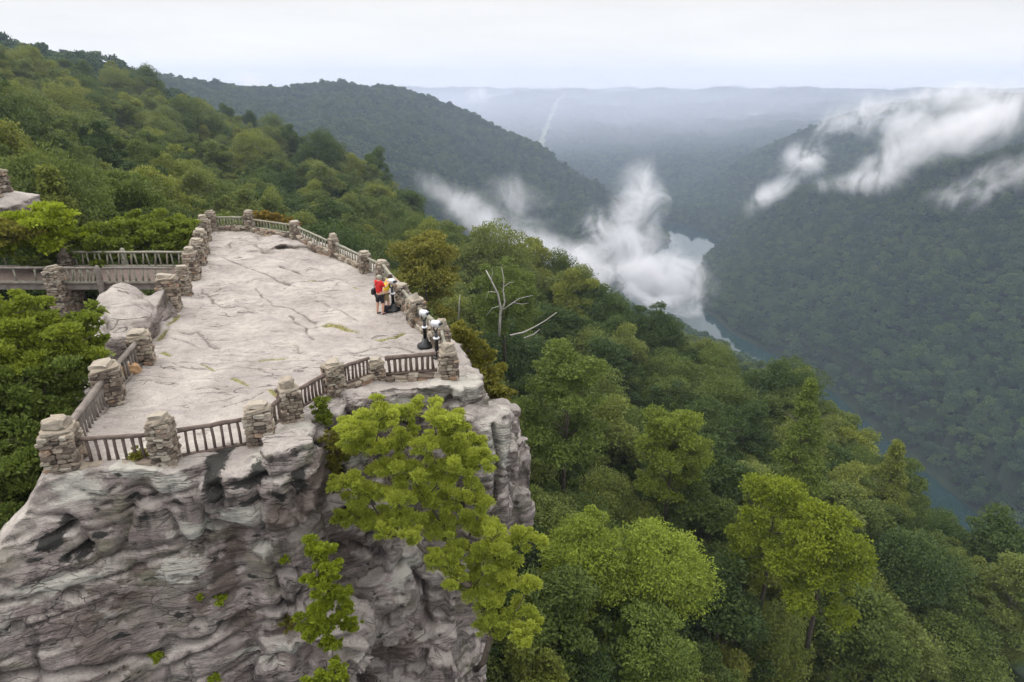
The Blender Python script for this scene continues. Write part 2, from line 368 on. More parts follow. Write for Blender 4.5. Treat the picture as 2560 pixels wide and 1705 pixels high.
rows = [
 [Z(-1500, 8, -18), Z(0, 8, -23), Z(900, 8, -33), Z(1700, 8, -42), Z(3800, 8, -54)],
 [Z(-1500, 25, -13), Z(0, 25, -15), Z(300, 25, -17), Z(900, 25, -30), Z(1280, 25, -37), Z(1700, 25, -44), Z(2560, 25, -54), Z(3800, 25, -66)],
 [Z(-1500, 60, 4), Z(-600, 60, -2), Z(0, 60, -11), Z(300, 60, -17), Z(600, 60, -25), Z(1000, 60, -35), Z(1280, 60, -41), Z(1700, 60, -51), Z(2560, 60, -63), Z(3800, 60, -80)],
 [K(-1500, 150, 260), K(-600, 230, 240), K(0, 300, 220), K(300, 380, 230), K(600, 450, 230), K(850, 520, 210), K(1000, 560, 200), K(1100, 580, 200), K(1280, 648, 175), K(1500, 730, 150), K(1700, 835, 140), K(1830, 878, 130), K(2000, 964, 125), K(2200, 1102, 110), K(2350, 1224, 100), K(2560, 1355, 90), K(3000, 1650, 80), K(3800, 1900, 75)],
 [K(-1500, -60, 750), K(-600, 50, 720), K(0, 100, 700), K(100, 132, 700), K(280, 178, 650), K(500, 258, 550), K(700, 353, 430), K(850, 428, 350), K(950, 493, 290), K(1030, 553, 250), Z(1100, 235, -64, 575), Z(1280, 225, -85, 640), Z(1500, 205, -95, 720), Z(1700, 200, -100, 830), Z(2000, 180, -104, 950), Z(2200, 170, -106, 1100), Z(2560, 150, -110, 1370), Z(3800, 130, -110, 1900)],
 [Z(-1500, 950, 0), Z(-600, 950, -10), Z(0, 950, -10), Z(280, 900, -50), Z(500, 850, -90), Z(700, 800, -125), Z(850, 760, -155), Z(1000, 800, -205), Z(1200, 880, -262), Z(1400, 960, -305, 650), rk(8, -75, -322), rk(7, -60, -318), rk(6, -52, -316), rk(5, -48, -316), rk(4, -45, -316), rk(3, -45, -316), rk(2, -45, -316), rk(1, -45, -316), rk(0, -45, -316)],
 [Z(-1500, 1000, 5), Z(-600, 1000, -5), Z(0, 1000, -5), Z(280, 960, -42), Z(500, 920, -80), Z(700, 900, -115), Z(850, 880, -145), Z(1000, 900, -195), Z(1200, 980, -255), Z(1400, 1100, -300, 650), Z(1560, 1200, -322, 700), Z(1745, 1300, -322, 650), Z(1800, rD[7]+60, -316, 700), rk(6, 55, -316), rk(5, 50, -316), rk(4, 46, -316), rk(3, 45, -316), rk(2, 45, -316), rk(1, 45, -316), rk(0, 45, -316)],
 [K(-1500, 140, 1500), K(0, 150, 1500), K(280, 168, 1500), K(380, 182, 1520), K(500, 198, 1550), K(570, 206, 1580), K(640, 217, 1600), K(720, 214, 1650), K(790, 206, 1680), K(860, 202, 1700), K(940, 202, 1730), K(1000, 206, 1750), K(1060, 228, 1760), K(1150, 268, 1760), K(1250, 312, 1750), K(1300, 334, 1750), K(1400, 392, 1720), K(1500, 444, 1700), K(1560, 510, 1680), Z(1600, 1660, -315, 560), Z(1660, 1650, -322, 570), Z(1745, 1650, -322, 580), Z(1778, 1500, -322, 600), K(1800, 592, 1480), K(1850, 562, 1460), K(1894, 538, 1450), K(1993, 473, 1400), K(2090, 462, 1350), K(2192, 458, 1280), K(2325, 394, 1250), K(2457, 374, 1200), K(2560, 348, 1200), K(2900, 270, 1200), K(3800, 150, 1200)],
 [Z(-1500, 1900, -80), Z(1000, 2050, -150), Z(1300, 2000, -250), Z(1560, 1850, -310), Z(1745, 1800, -305), Z(1850, 1900, -300), Z(1993, 1750, -265), Z(2192, 1600, -215), Z(2325, 1550, -165), Z(2560, 1550, -140), Z(3800, 1500, -60)],
 [Z(-1500, 2600, -150), Z(1000, 2600, -200), Z(1300, 2500, -280), K(1560, 545, 2100), K(1650, 520, 2150), K(1700, 500, 2200), K(1800, 440, 2300), K(1900, 385, 2350), K(2000, 325, 2400), K(2100, 283, 2400), K(2200, 256, 2400), K(2290, 246, 2350), K(2350, 240, 2300), K(2420, 250, 2250), K(2500, 242, 2200), K(2560, 228, 2200), K(2900, 190, 2200), K(3800, 160, 2200)],
 [Z(-1500, 3100, -200), Z(1000, 3000, -230), Z(1300, 2900, -290), Z(1560, 2700, -290), Z(1800, 2750, -260), Z(2000, 2900, -210), Z(2200, 2900, -160), Z(2560, 2800, -120), Z(3800, 2800, -100)],
 [K(-1500, 290, 4300), K(1000, 290, 4300), K(1130, 285, 4300), K(1180, 262, 4350), K(1240, 243, 4400), K(1300, 233, 4400), K(1360, 226, 4400), K(1420, 222, 4500), K(1520, 226, 4500), K(1600, 225, 4500), K(1800, 222, 4600), K(1960, 220, 4600), K(2060, 224, 4600), K(2200, 222, 4700), K(2560, 222, 4700), K(3800, 222, 4700)],
 [Z(-1500, 5200, -150), Z(1300, 5200, -120), Z(3800, 5200, -90)],
 [K(-1500, 216, 5750), K(900, 216, 5750), K(1050, 213, 5750), K(1150, 216, 5750), K(1400, 221, 5750), K(2560, 220, 5750), K(3800, 220, 5750)],
 [Z(-1500, 6250, -110), Z(1280, 6250, -110), Z(3800, 6250, -110)],
]
NA = 900; AZ = np.linspace(math.radians(-62), math.radians(62), NA)
gk = np.exp(-0.5*(np.arange(-6, 7)/2.2)**2); gk /= gk.sum()
def smooth1(a): return np.convolve(np.pad(a, 6, 'edge'), gk, 'valid')
RD, RZ = [], []
for r in rows:
    r = sorted(r); a = [q[0] for q in r]
    RD.append(smooth1(np.interp(AZ, a, [q[1] for q in r]))); RZ.append(smooth1(np.interp(AZ, a, [q[2] for q in r])))
RD = np.array(RD); RZ = np.array(RZ)
for i in range(1, len(RD)): RD[i] = np.maximum(RD[i], RD[i-1]*1.02+1)
NR = 620; DD = np.exp(np.linspace(math.log(9), math.log(6250), NR))
HZ = np.empty((NR, NA))
for j in range(NA):
    z = np.interp(DD, RD[:, j], RZ[:, j]); HZ[:, j] = z
# light smoothing along range, except it keeps crests
ks = np.array([1, 2, 3, 2, 1.])/9
for j in range(NA): HZ[:, j] = np.convolve(np.pad(HZ[:, j], 2, 'edge'), ks, 'valid')
GX = DD[:, None]*np.sin(AZ)[None]; GY = DD[:, None]*np.cos(AZ)[None]
P2 = np.stack([GX.ravel(), GY.ravel(), np.zeros(GX.size)], 1)
amp = np.interp(DD, [20, 200, 600, 1500, 4500], [0.4, 2.5, 7, 16, 26])[:, None]
# gullies and spurs that run down the slopes
HZ += amp*(fbm(P2/260, 4)*0.9).reshape(NR, NA) + 0.25*amp*fbm(P2/60+5, 2).reshape(NR, NA)
def seg_dist(X, Y):
    best = np.full(X.shape, 1e9)
    for i in range(len(river)-1):
        a, b = river[i], river[i+1]; ab = b-a; L = (ab**2).sum()
        t = np.clip(((X-a[0])*ab[0]+(Y-a[1])*ab[1])/L, 0, 1)
        w = rhw[i]*(1-t)+rhw[i+1]*t
        d = np.hypot(X-a[0]-ab[0]*t, Y-a[1]-ab[1]*t)/w; best = np.minimum(best, d)
    return best
RS = seg_dist(GX, GY)
far = (DD > 350)[:, None]
HZ = np.where(far, np.maximum(HZ, RIVER_Z+3), HZ)
HZ = np.where(far & (RS < 1.7), np.minimum(HZ, RIVER_Z-8+np.clip((RS-0.85)/0.85, 0, 1)*26), HZ)
clear = np.zeros((NR, NA))
# cleared power-line strip down the far ridge
AA = np.broadcast_to(AZ[None], HZ.shape); DDm = np.broadcast_to(DD[:, None], HZ.shape)
fr = np.clip((DDm-3000)/1400, 0, 1); azl = azim(1345, 345)*(1-fr)+azim(1412, 228)*fr
clear = ((np.abs(AA-azl) < 0.0031+0.0015*(1-fr)) & (DDm > 2950) & (DDm < 4450)).astype(float)
V = np.stack([GX, GY, HZ], 2).reshape(-1, 3)
i = np.arange(NR-1)[:, None]*NA+np.arange(NA-1)[None]
Fq = np.stack([i, i+1, i+NA+1, i+NA], 2).reshape(-1, 4)
terrain = mesh_np('hills', V, Fq, M_ground, True, attrs={'clear': clear.ravel()})
tag(terrain, 'wooded gorge slopes and ridges around the river', 'hills', kind='structure')
# ground sheet that carries on to and past the horizon
R1 = 6500; V = []; n = 64
for k in range(n): V.append((R1*math.cos(2*math.pi*k/n), R1*math.sin(2*math.pi*k/n), -400))
me = bpy.data.meshes.new('ground'); me.from_pydata(V, [], [tuple(range(n))]); me.materials.append(M_ground)
g = bpy.data.objects.new('ground', me); COL.objects.link(g); tag(g, 'lowland stretching to the horizon', 'ground', kind='structure')
lo = np.array([[-700, 300], [2500, 300], [2500, 2300], [-700, 2300]])
rv = mesh_np('river', [(a, b, RIVER_Z) for a, b in lo], [[0, 1, 2, 3]], M_water)
tag(rv, 'dark green river at the bottom of the gorge', 'river', kind='structure')
LD = np.log(DD)
def ground_z(x, y):
    x = np.atleast_1d(x); y = np.atleast_1d(y)
    D = np.clip(np.hypot(x, y), 9.1, 6200); a = np.clip(np.arctan2(x, y), AZ[0]+1e-6, AZ[-1]-1e-6)
    fi = (np.log(D)-LD[0])/(LD[1]-LD[0]); fj = (a-AZ[0])/(AZ[1]-AZ[0])
    i = np.clip(fi.astype(int), 0, NR-2); j = np.clip(fj.astype(int), 0, NA-2); u = fi-i; v = fj-j
    return (HZ[i, j]*(1-u)*(1-v)+HZ[i+1, j]*u*(1-v)+HZ[i, j+1]*(1-u)*v+HZ[i+1, j+1]*u*v)

# ------------------------------------------------------------------ the overlook rock
rim_px = [(108, 1182, 1.0), (200, 1172, .35), (330, 1176, .14), (460, 1174, .10), (560, 1145, .10), (640, 1150, .10), (705, 1140, .10), (752, 1110, .08), (775, 1072, .05),
          (790, 1035, .03), (835, 1030, .05), (880, 1004, .10), (940, 980, .10), (1000, 968, .08), (1080, 972, .05), (1150, 972, .02), (1192, 955, .0), (1182, 915, .0), (1160, 880, .02), (1125, 835, .1),
          (1080, 795, .2), (1040, 750, .2), (1000, 700, .2), (960, 668, .2), (900, 640, .2), (845, 618, .2), (750, 592, .2), (640, 566, .2), (530, 562, .2), (500, 585, .2), (480, 640, .2),
          (455, 690, .2), (425, 740, .2), (385, 790, .3), (350, 830, .4), (330, 880, .45), (285, 960, .5), (235, 1030, .6), (150, 1120, .8)]
rim = np.array([[*at(a, b)[:2]] for a, b, s in rim_px]); slope = np.array([s for a, b, s in rim_px])
area = 0.5*np.sum(rim[:, 0]*np.roll(rim[:, 1], -1)-np.roll(rim[:, 0], -1)*rim[:, 1])
tg = np.roll(rim, -1, 0)-np.roll(rim, 1, 0); tg /= np.linalg.norm(tg, axis=1)[:, None]
nrm = np.stack([tg[:, 1], -tg[:, 0]], 1)*(1 if area > 0 else -1)
bm = bmesh.new()
def ringloft(rings):
    L = [[bm.verts.new(p) for p in r] for r in rings]; n = len(L[0])
    for a, b in zip(L, L[1:]):
        for k in range(n): bm.faces.new((a[k], a[(k+1) % n], b[(k+1) % n], b[k]))
    bm.faces.new(L[0][::-1]); bm.faces.new(L[-1])
lev = [(0.0, 0), (-0.6, .5), (-3, 3), (-7, 6.2), (-13, 10), (-20, 15)]
ringloft([[(x+nx*s*k, y+ny*s*k, z) for (x, y), (nx, ny), s in zip(rim, nrm, slope)] for z, k in lev])
def blob(ctr, size, rz=0, seed=0, sub=3, amp=0.22, box=0.55, bmx=None):
    b = bmesh.new(); bmesh.ops.create_icosphere(b, subdivisions=sub, radius=1)
    P = np.array([v.co[:] for v in b.verts])
    mx = np.abs(P).max(1)[:, None]; P = P*(1-box)+P/mx*0.82*box
    P = P*(1+amp*perlin(P*1.3+seed*7.7)[:, None])
    R = Matrix.Rotation(rz, 3, 'Z')
    tgt = bmx if bmx is not None else bm
    vs = [tgt.verts.new(R @ Vector((p[0]*size[0], p[1]*size[1], p[2]*size[2]))+Vector(ctr)) for p in P]
    for f in b.faces: tgt.faces.new([vs[v.index] for v in f.verts])
    b.free()
# blocks and shelves that make up the broken side of the outcrop
bmesh.ops.recalc_face_normals(bm, faces=bm.faces); BVB = BVHTree.FromBMesh(bm)
def block(px, py, z, size, rz=0, seed=0, box=.75):
    h_ = BVB.ray_cast(Vector((0, 0, H)), Vector(ray(px, py)).normalized())[0]
    p = h_ if (h_ is not None and py > 1160) else at(px, py, z)
    k_ = size[1]*.35; blob((p.x, p.y+(k_ if py > 1160 else 0), p.z), size, rz, seed, box=box)
block(745, 1090, -.75, (0.85, 1.0, .62), .3, 1)            # blocks under the fourth pier
block(690, 1155, -1.1, (1.1, .9, .9), .1, 2)
block(650, 1230, -2.4, (1.7, 1.0, 1.1), .1, 21)
block(830, 1065, -1.3, (.9, 1.3, .9), .5, 3)
block(870, 1120, -2.5, (1.1, 1.3, 1.6), .2, 4)
block(950, 1010, -.9, (1.2, .7, .55), -.1, 5)
block(1060, 1000, -.75, (1.4, .7, .4), .1, 6)
block(1130, 1010, -.9, (1.2, .8, .35), -.15, 7)
block(1160, 1050, -1.9, (.9, .9, .55), -.15, 8)
block(1100, 1090, -2.6, (1.7, 1.0, .8), .05, 22)
block(1235, 1110, -4.6, (1.0, 1.6, 2.2), .1, 9)            # tower on the right
block(1262, 1220, -7.6, (1.1, 1.7, 3.0), .2, 10)
block(1180, 1200, -6.0, (1.5, 1.6, 3.2), .0, 11)
block(960, 1420, -7.8, (1.5, 1.5, 1.4), .4, 12)            # pale block low down between the bushes
block(880, 1500, -9.3, (2.4, 1.7, 1.6), .1, 13)
block(1080, 1500, -9.5, (2.2, 1.7, 2.2), .2, 14)
block(1010, 1640, -11.5, (2.8, 2.0, 2.0), -.1, 15)
block(780, 1620, -9.2, (2.0, 1.2, 1.0), .15, 16)
block(860, 1330, -5.5, (1.5, 1.6, 1.8), .4, 23)
pl = at(268, 830, -3.2)
blob((-15.2, 24.6, -2.4), (1.7, 4.2, 2.2), .12, 17, box=.6)  # shoulder under the pale boulder
blob((-17.3, 27.6, -4.5), (1.7, 3.0, 3.0), .2, 18, box=.6)
blob((-16.6, 29.0, -1.6), (1.4, 1.8, 1.6), .2, 19, box=.6)
pp = at(660, 590, 0.0)
blob((-14.6, 40.2, -.05), (2.6, 2.3, .42), .5, 20, box=.8)   # raised slab at the far end
bmesh.ops.recalc_face_normals(bm, faces=bm.faces)
me = bpy.data.meshes.new('coarse'); bm.to_mesh(me); bm.free()
tmp = bpy.data.objects.new('coarse', me); COL.objects.link(tmp)
md = tmp.modifiers.new('r', 'REMESH'); md.mode = 'VOXEL'; md.voxel_size = 0.085
dg = bpy.context.evaluated_depsgraph_get(); ev = tmp.evaluated_get(dg); m2 = ev.to_mesh()
nv = len(m2.vertices); P = np.empty(nv*3, np.float32); m2.vertices.foreach_get('co', P); P = P.reshape(-1, 3).astype(float)
N = np.empty(nv*3, np.float32); m2.vertices.foreach_get('normal', N); N = N.reshape(-1, 3).astype(float)
nf = len(m2.polygons); Fr = np.empty(nf*4, np.int32); m2.loops.foreach_get('vertex_index', Fr); Fr = Fr.reshape(-1, 4)
ev.to_mesh_clear(); bpy.data.objects.remove(tmp)
# drop the hidden foot
keep = P[Fr[:, 0], 2] > -16.5; Fr = Fr[keep]; used = np.unique(Fr); remap = -np.ones(nv, int); remap[used] = np.arange(len(used)); P = P[used]; N = N[used]; Fr = remap[Fr]
# smooth the normals so the bedding is pushed out evenly
def smooth_field(A, it):
    E0 = np.concatenate([Fr[:, 0], Fr[:, 1], Fr[:, 2], Fr[:, 3]]); E1 = np.concatenate([Fr[:, 1], Fr[:, 2], Fr[:, 3], Fr[:, 0]])
    cnt = np.bincount(E0, minlength=len(A))+np.bincount(E1, minlength=len(A))
    for _ in range(it):
        B = np.stack([np.bincount(E0, A[E1, k], len(A))+np.bincount(E1, A[E0, k], len(A)) for k in range(A.shape[1])], 1)
        A = 0.4*A+0.6*B/cnt[:, None]
    return A
P = smooth_field(P, 1)
Ns = smooth_field(N, 10); Ns /= np.linalg.norm(Ns, axis=1)[:, None]+1e-9
up = sstep(0.45, 0.8, Ns[:, 2]); side = 1-up
def layers(zz, n1, seed):
    """stack of beds: returns outward push and a crack mask at the joints between beds"""
    k = np.floor(zz); fr = zz-k
    h = (np.sin(k*127.1+seed*311.7)*43758.5453) % 1.0
    edge = np.minimum(fr, 1-fr)
    return h, edge
warp = perlin(P*0.16+3)*0.55+perlin(P*0.9+9)*0.10
zt = P[:, 2]-0.2*(P[:, 0]+9)-0.03*P[:, 1]+warp
h1, e1 = layers(zt*0.75, 0, 1); h2, e2 = layers(zt*2.6+perlin(P*1.5)*0.25, 0, 2)
j1 = perlin(P*np.array([.8, .8, .12])+20); j2 = np.abs(perlin(P*np.array([.45, .45, .10])+40))
br1 = sstep(-0.15, 0.25, perlin(P*np.array([.5, .5, .8])+60)); br2 = sstep(-0.1, 0.3, perlin(P*np.array([.9, .9, 1.5])+80))
h3, e3 = layers(zt*6.5+perlin(P*2.5)*0.5, 0, 3)
push = 0.06*(h1-0.5)*sstep(0, .06, e1)+0.045*(h2-0.5)*br2+0.03*(h3-.5)+0.03*j1
push -= 0.12*np.exp(-(e1/0.04)**2)*br1+0.04*np.exp(-(e2/0.07)**2)*br2+0.25*np.exp(-(j2/0.035)**2)*sstep(0.0, 0.35, perlin(P*.3+70))
pock = perlin(P*np.array([1.1, 1.1, 2.4])+100); push -= 0.5*sstep(0.42, 0.6, pock)
rough_ = sstep(-7.2, -5.6, P[:, 0])          # the side right of the crevice is broken into angular blocks
jj = np.floor(P*np.array([.95, .8, 1.25])+.35*np.stack([perlin(P*.7+3), perlin(P*.7+6), perlin(P*.7+9)], 1)); hb = (np.sin(jj@np.array([127.1, 311.7, 74.7]))*43758.5453) % 1.0
push += rough_*.55*(hb-.5)
for sc_, am_, sd_ in (((.30, .4, 1.2), .11, 1.3), ((.8, 1.0, 4.2), .065, 5.1)):
    wq = np.stack([perlin(P*1.3+sd_), perlin(P*1.3+sd_+3), perlin(P*.9+sd_+6)], 1)*.22; zq = P.copy(); zq[:, 2] = zt
    jq = np.floor(zq*np.array(sc_)+wq); hq = (np.sin(jq@np.array([127.1, 311.7, 74.7])+sd_)*43758.5453) % 1.0; push += am_*(hq-.5)
push += (0.03+.06*rough_)*fbm(P*0.45, 3)+0.045*fbm(P*2.2, 2)+0.028*fbm(P*np.array([5., 5., 9.]), 2)
FL = [([(0, 1517), (77, 1505), (185, 1470), (262, 1451), (340, 1420), (436, 1393), (482, 1358), (579, 1347), (656, 1331)], .07, .14), ([(0, 1598), (77, 1571), (185, 1524), (231, 1509), (300, 1490)], .06, .10),
      ([(0, 1694), (116, 1690), (270, 1672), (386, 1640), (463, 1613), (579, 1570), (675, 1528), (772, 1486)], .13, .34), ([(448, 1659), (540, 1617), (617, 1590), (671, 1555)], .09, .2), ([(560, 1690), (640, 1640), (720, 1600)], .07, .15),
      ([(62, 1290), (120, 1288), (200, 1300), (300, 1275), (400, 1255)], .06, .12), ([(428, 1285), (447, 1347)], .06, .1), ([(180, 1225), (260, 1230), (300, 1215), (380, 1240), (480, 1245)], .05, .08), ([(60, 1370), (160, 1330), (250, 1320), (350, 1300)], .06, .10),
      ([(500, 1215), (505, 1260)], .06, .15), ([(860, 1180), (880, 1280), (930, 1340)], .13, .4), ([(900, 1030), (920, 1100), (930, 1160)], .10, .35), ([(1000, 1400), (1060, 1470), (1075, 1560), (1060, 1640)], .14, .45), ([(830, 1360), (900, 1390), (960, 1385)], .12, .35), ([(1160, 1060), (1165, 1180), (1150, 1300)], .16, .5), ([(1230, 1060), (1245, 1160), (1235, 1260)], .10, .3)]
trp = np.concatenate([Fr[:, [0, 1, 2]], Fr[:, [0, 2, 3]]]); BV0 = BVHTree.FromPolygons([tuple(map(float, v)) for v in P], trp.tolist())
fcr = np.zeros(len(P)); wp = P+np.stack([perlin(P*1.2+30), perlin(P*1.2+33), perlin(P*1.2+36)], 1)*.14
for pts, w_, dp_ in FL:
    hp = [BV0.ray_cast(Vector((0, 0, H)), Vector(ray(a, b)).normalized())[0] for a, b in pts]; hp = [np.array(q_[:]) for q_ in hp if q_ is not None]
    d_ = np.full(len(P), 9.)
    for a, b in zip(hp, hp[1:]):
        ab = b-a
        if ab@ab > 16: continue
        t = np.clip(((wp-a)@ab)/(ab@ab), 0, 1); d_ = np.minimum(d_, np.linalg.norm(wp-a-ab*t[:, None], axis=1))
    mk_ = np.exp(-(d_/w_)**2); push -= dp_*mk_; fcr = np.maximum(fcr, mk_)
hor = Ns*np.array([1, 1, 0.35]); P1 = P+hor*(push*side)[:, None]
# the walked-on top: gentle plates, low steps running away to the right
q = np.stack([P[:, 0]*.55+P[:, 1]*.40, (-P[:, 0]*.62+P[:, 1]*.5)*.22, P[:, 2]*0], 1)
tp = perlin(q*1.1+5)*0.9+perlin(q*2.7+11)*0.35
ter = np.floor(tp*4)/4+sstep(0.0, 0.30, (tp*4) % 1.0)/4
inner = sstep(-9, -7.5, 0*P[:, 2])
ztop = 0.16*ter+0.05*fbm(P*0.8, 3)+0.02*fbm(P*5, 2)
P1[:, 2] += ztop*up*sstep(-0.8, -0.2, P[:, 2])
P1[:, 2] += up*(1-sstep(-0.8, -0.2, P[:, 2]))*0.25*fbm(P*0.7+50, 4)
crack = np.zeros(len(P)); moss = np.zeros(len(P))
CR = [([(393, 851), (420, 820), (444, 787)], .10, 1, .10), ([(393, 882), (454, 897), (535, 926), (610, 957), (660, 982), (699, 997)], .06, .9, .05),
      ([(427, 827), (467, 831), (500, 829), (515, 848), (552, 873)], .09, .25, .12), ([(648, 900), (688, 897), (756, 895)], .07, .7, .06),
      ([(516, 711), (543, 714), (618, 704), (713, 701)], .08, .1, .08), ([(767, 697), (828, 702), (896, 721)], .09, .9, .05),
      ([(662, 850), (686, 857), (740, 867), (788, 894)], .06, .4, .06), ([(788, 803), (855, 820), (923, 843), (957, 850), (1002, 840)], .13, .9, .10),
      ([(601, 592), (618, 609), (645, 623), (662, 633), (703, 629)], .11, .4, .12), ([(509, 718), (533, 752), (557, 765), (645, 775), (696, 782)], .08, .1, .08),
      ([(790, 757), (850, 778), (900, 800)], .07, .1, .06), ([(560, 640), (600, 660), (680, 690), (740, 720)], .07, 0, .05), ([(430, 850), (480, 858), (505, 868)], .07, 0, .06),
      ([(720, 790), (760, 815), (780, 850)], .08, 0, .08), ([(640, 720), (680, 760), (720, 770), (790, 800)], .07, 0, .06), ([(880, 880), (960, 870), (1040, 880)], .08, .1, .06),
      ([(550, 1020), (600, 1000), (650, 990)], .05, 0, .05), ([(705, 668), (740, 676), (752, 680)], .14, 0, .12), ([(710, 702), (722, 710)], .2, 0, .2)]
wob = np.stack([perlin(P*0.9+30), perlin(P*0.9+33)], 1)*0.22
pxy = P[:, :2]+wob
for pts, w, ms, dep in CR:
    L = np.array([[*at(a, b)[:2]] for a, b in pts]); d = np.full(len(P), 9.)
    for a, b in zip(L, L[1:]):
        ab = b-a; t = np.clip(((pxy-a)@ab)/(ab@ab), 0, 1); d = np.minimum(d, np.linalg.norm(pxy-a-ab*t[:, None], axis=1))
    dens = P[:, 2] > -0.5
    wv = w*(0.8+0.5*perlin(P*1.2+5))
    mk = np.exp(-(d/np.maximum(wv, .03))**2)*dens*up
    crack = np.maximum(crack, mk*(1-ms*0.75)); moss = np.maximum(moss, np.exp(-(d/np.maximum(wv*1.5, .10))**2)*dens*up*ms*sstep(-.5, .1, perlin(P*0.8+8)))
    P1[:, 2] -= dep*mk
# finer random cracks everywhere on the top
rc = np.abs(perlin(q*np.array([2.2, 3.0, 1])+70)); rm = sstep(0.05, .4, perlin(P*.35+15))
rm = rm*.6; mk = np.exp(-(rc/0.02)**2)*rm*up; crack = np.maximum(crack, 0.6*mk); P1[:, 2] -= 0.05*mk
side_cr = side*np.maximum(np.exp(-(e1/0.05)**2)*br1, 0.8*sstep(0.46, 0.6, pock)); crack = np.maximum(crack, 0.6*side_cr); crack = np.maximum(crack, .9*fcr*side)
P1 = P1.astype(np.float32)
tri = np.concatenate([Fr[:, [0, 1, 2]], Fr[:, [0, 2, 3]]])
BV = BVHTree.FromPolygons([tuple(map(float, v)) for v in P1], tri.tolist())
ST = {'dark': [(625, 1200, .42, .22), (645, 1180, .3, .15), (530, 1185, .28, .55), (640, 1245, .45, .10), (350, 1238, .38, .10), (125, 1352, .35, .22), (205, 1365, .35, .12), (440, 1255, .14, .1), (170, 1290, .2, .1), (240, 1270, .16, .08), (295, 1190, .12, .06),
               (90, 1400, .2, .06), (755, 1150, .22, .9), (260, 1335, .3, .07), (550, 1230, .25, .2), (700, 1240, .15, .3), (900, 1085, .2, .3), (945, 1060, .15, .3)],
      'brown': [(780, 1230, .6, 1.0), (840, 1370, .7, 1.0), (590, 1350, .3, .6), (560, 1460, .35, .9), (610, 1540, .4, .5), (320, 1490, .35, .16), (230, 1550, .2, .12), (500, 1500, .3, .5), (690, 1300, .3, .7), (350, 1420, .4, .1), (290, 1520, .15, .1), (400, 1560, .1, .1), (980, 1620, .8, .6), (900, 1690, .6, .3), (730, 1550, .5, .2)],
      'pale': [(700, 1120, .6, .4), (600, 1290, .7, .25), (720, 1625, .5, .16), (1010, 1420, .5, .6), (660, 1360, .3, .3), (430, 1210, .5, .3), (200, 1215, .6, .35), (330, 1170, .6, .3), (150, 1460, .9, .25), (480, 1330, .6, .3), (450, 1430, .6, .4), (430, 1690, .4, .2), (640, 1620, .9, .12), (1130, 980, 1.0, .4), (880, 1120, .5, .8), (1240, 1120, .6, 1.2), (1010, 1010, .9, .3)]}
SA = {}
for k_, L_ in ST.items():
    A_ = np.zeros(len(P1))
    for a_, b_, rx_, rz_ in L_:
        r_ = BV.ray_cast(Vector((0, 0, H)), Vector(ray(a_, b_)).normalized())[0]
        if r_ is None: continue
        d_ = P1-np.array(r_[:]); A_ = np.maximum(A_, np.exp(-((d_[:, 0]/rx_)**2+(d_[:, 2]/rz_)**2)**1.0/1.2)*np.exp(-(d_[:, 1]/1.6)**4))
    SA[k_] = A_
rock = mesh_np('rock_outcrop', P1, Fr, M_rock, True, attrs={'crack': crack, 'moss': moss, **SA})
tag(rock, 'massive pale layered sandstone outcrop forming the overlook platform', 'cliff', kind='structure')
def top_z(x, y, default=0.0):
    r = BV.ray_cast(Vector((x, y, 6)), Vector((0, 0, -1))); return r[0].z if r[0] is not None else default
def spot(px, py):                                           # where the sight line meets the rock
    d = Vector(ray(px, py)).normalized(); r = BV.ray_cast(Vector((0, 0, H)), d)
    return r[0] if r[0] is not None else at(px, py)

# separate boulders
def boulder(name, ctr, size, rz, seed, label, box=.45, amp=.3, mat=None, cat='boulder'):
    b = bmesh.new(); blob((0, 0, 0), size, rz, seed, sub=6, amp=amp, box=box, bmx=b)
    P = np.array([v.co[:] for v in b.verts]); Nn = P/np.linalg.norm(P, axis=1)[:, None]
    s = min(size); P = P+Nn*(s*(0.10*fbm(P/s*1.2+seed, 5)-0.05*np.exp(-(np.abs(perlin(P/s*1.1+seed+9))/.03)**2)))[:, None]
    for v, p in zip(b.verts, P): v.co = p
    bmesh.ops.recalc_face_normals(b, faces=b.faces)
    me = bpy.data.meshes.new(name); b.to_mesh(me); b.free(); me.materials.append(mat or M_boulder)
    me.polygons.foreach_set('use_smooth', [True]*len(me.polygons))
    o = bpy.data.objects.new(name, me); COL.objects.link(o); o.location = ctr
    return tag(o, label, cat)
boulder('boulder', (-15.35, 25.3, -.55), (1.55, 3.0, 1.95), .28, 3, 'huge smooth pale boulder beside the platform under the bridge end', box=.5).rotation_euler = (.16, .05, 0)
p = spot(893, 1012); boulder('boulder', (p.x, p.y, p.z+.1), (.62, .42, .38), .2, 5, 'rounded pale boulder wedged below the railing right of the crevice', mat=M_boulder)
p = spot(715, 1128); boulder('boulder', (p.x+.1, p.y-.15, p.z+.1), (.72, .6, .42), .5, 6, 'weathered brown and white boulder at the foot of the third pier')
M_orange = plain('orange_sandstone', (0.42, 0.26, 0.14), .9, var=.5, sc=4)
p = at(333, 937); boulder('loose_rock', (p.x, p.y, top_z(p.x, p.y)+.16), (.30, .22, .26), .5, 8, 'small orange tinted rock lying beside the leftmost stone pier', mat=M_orange, cat='rock')

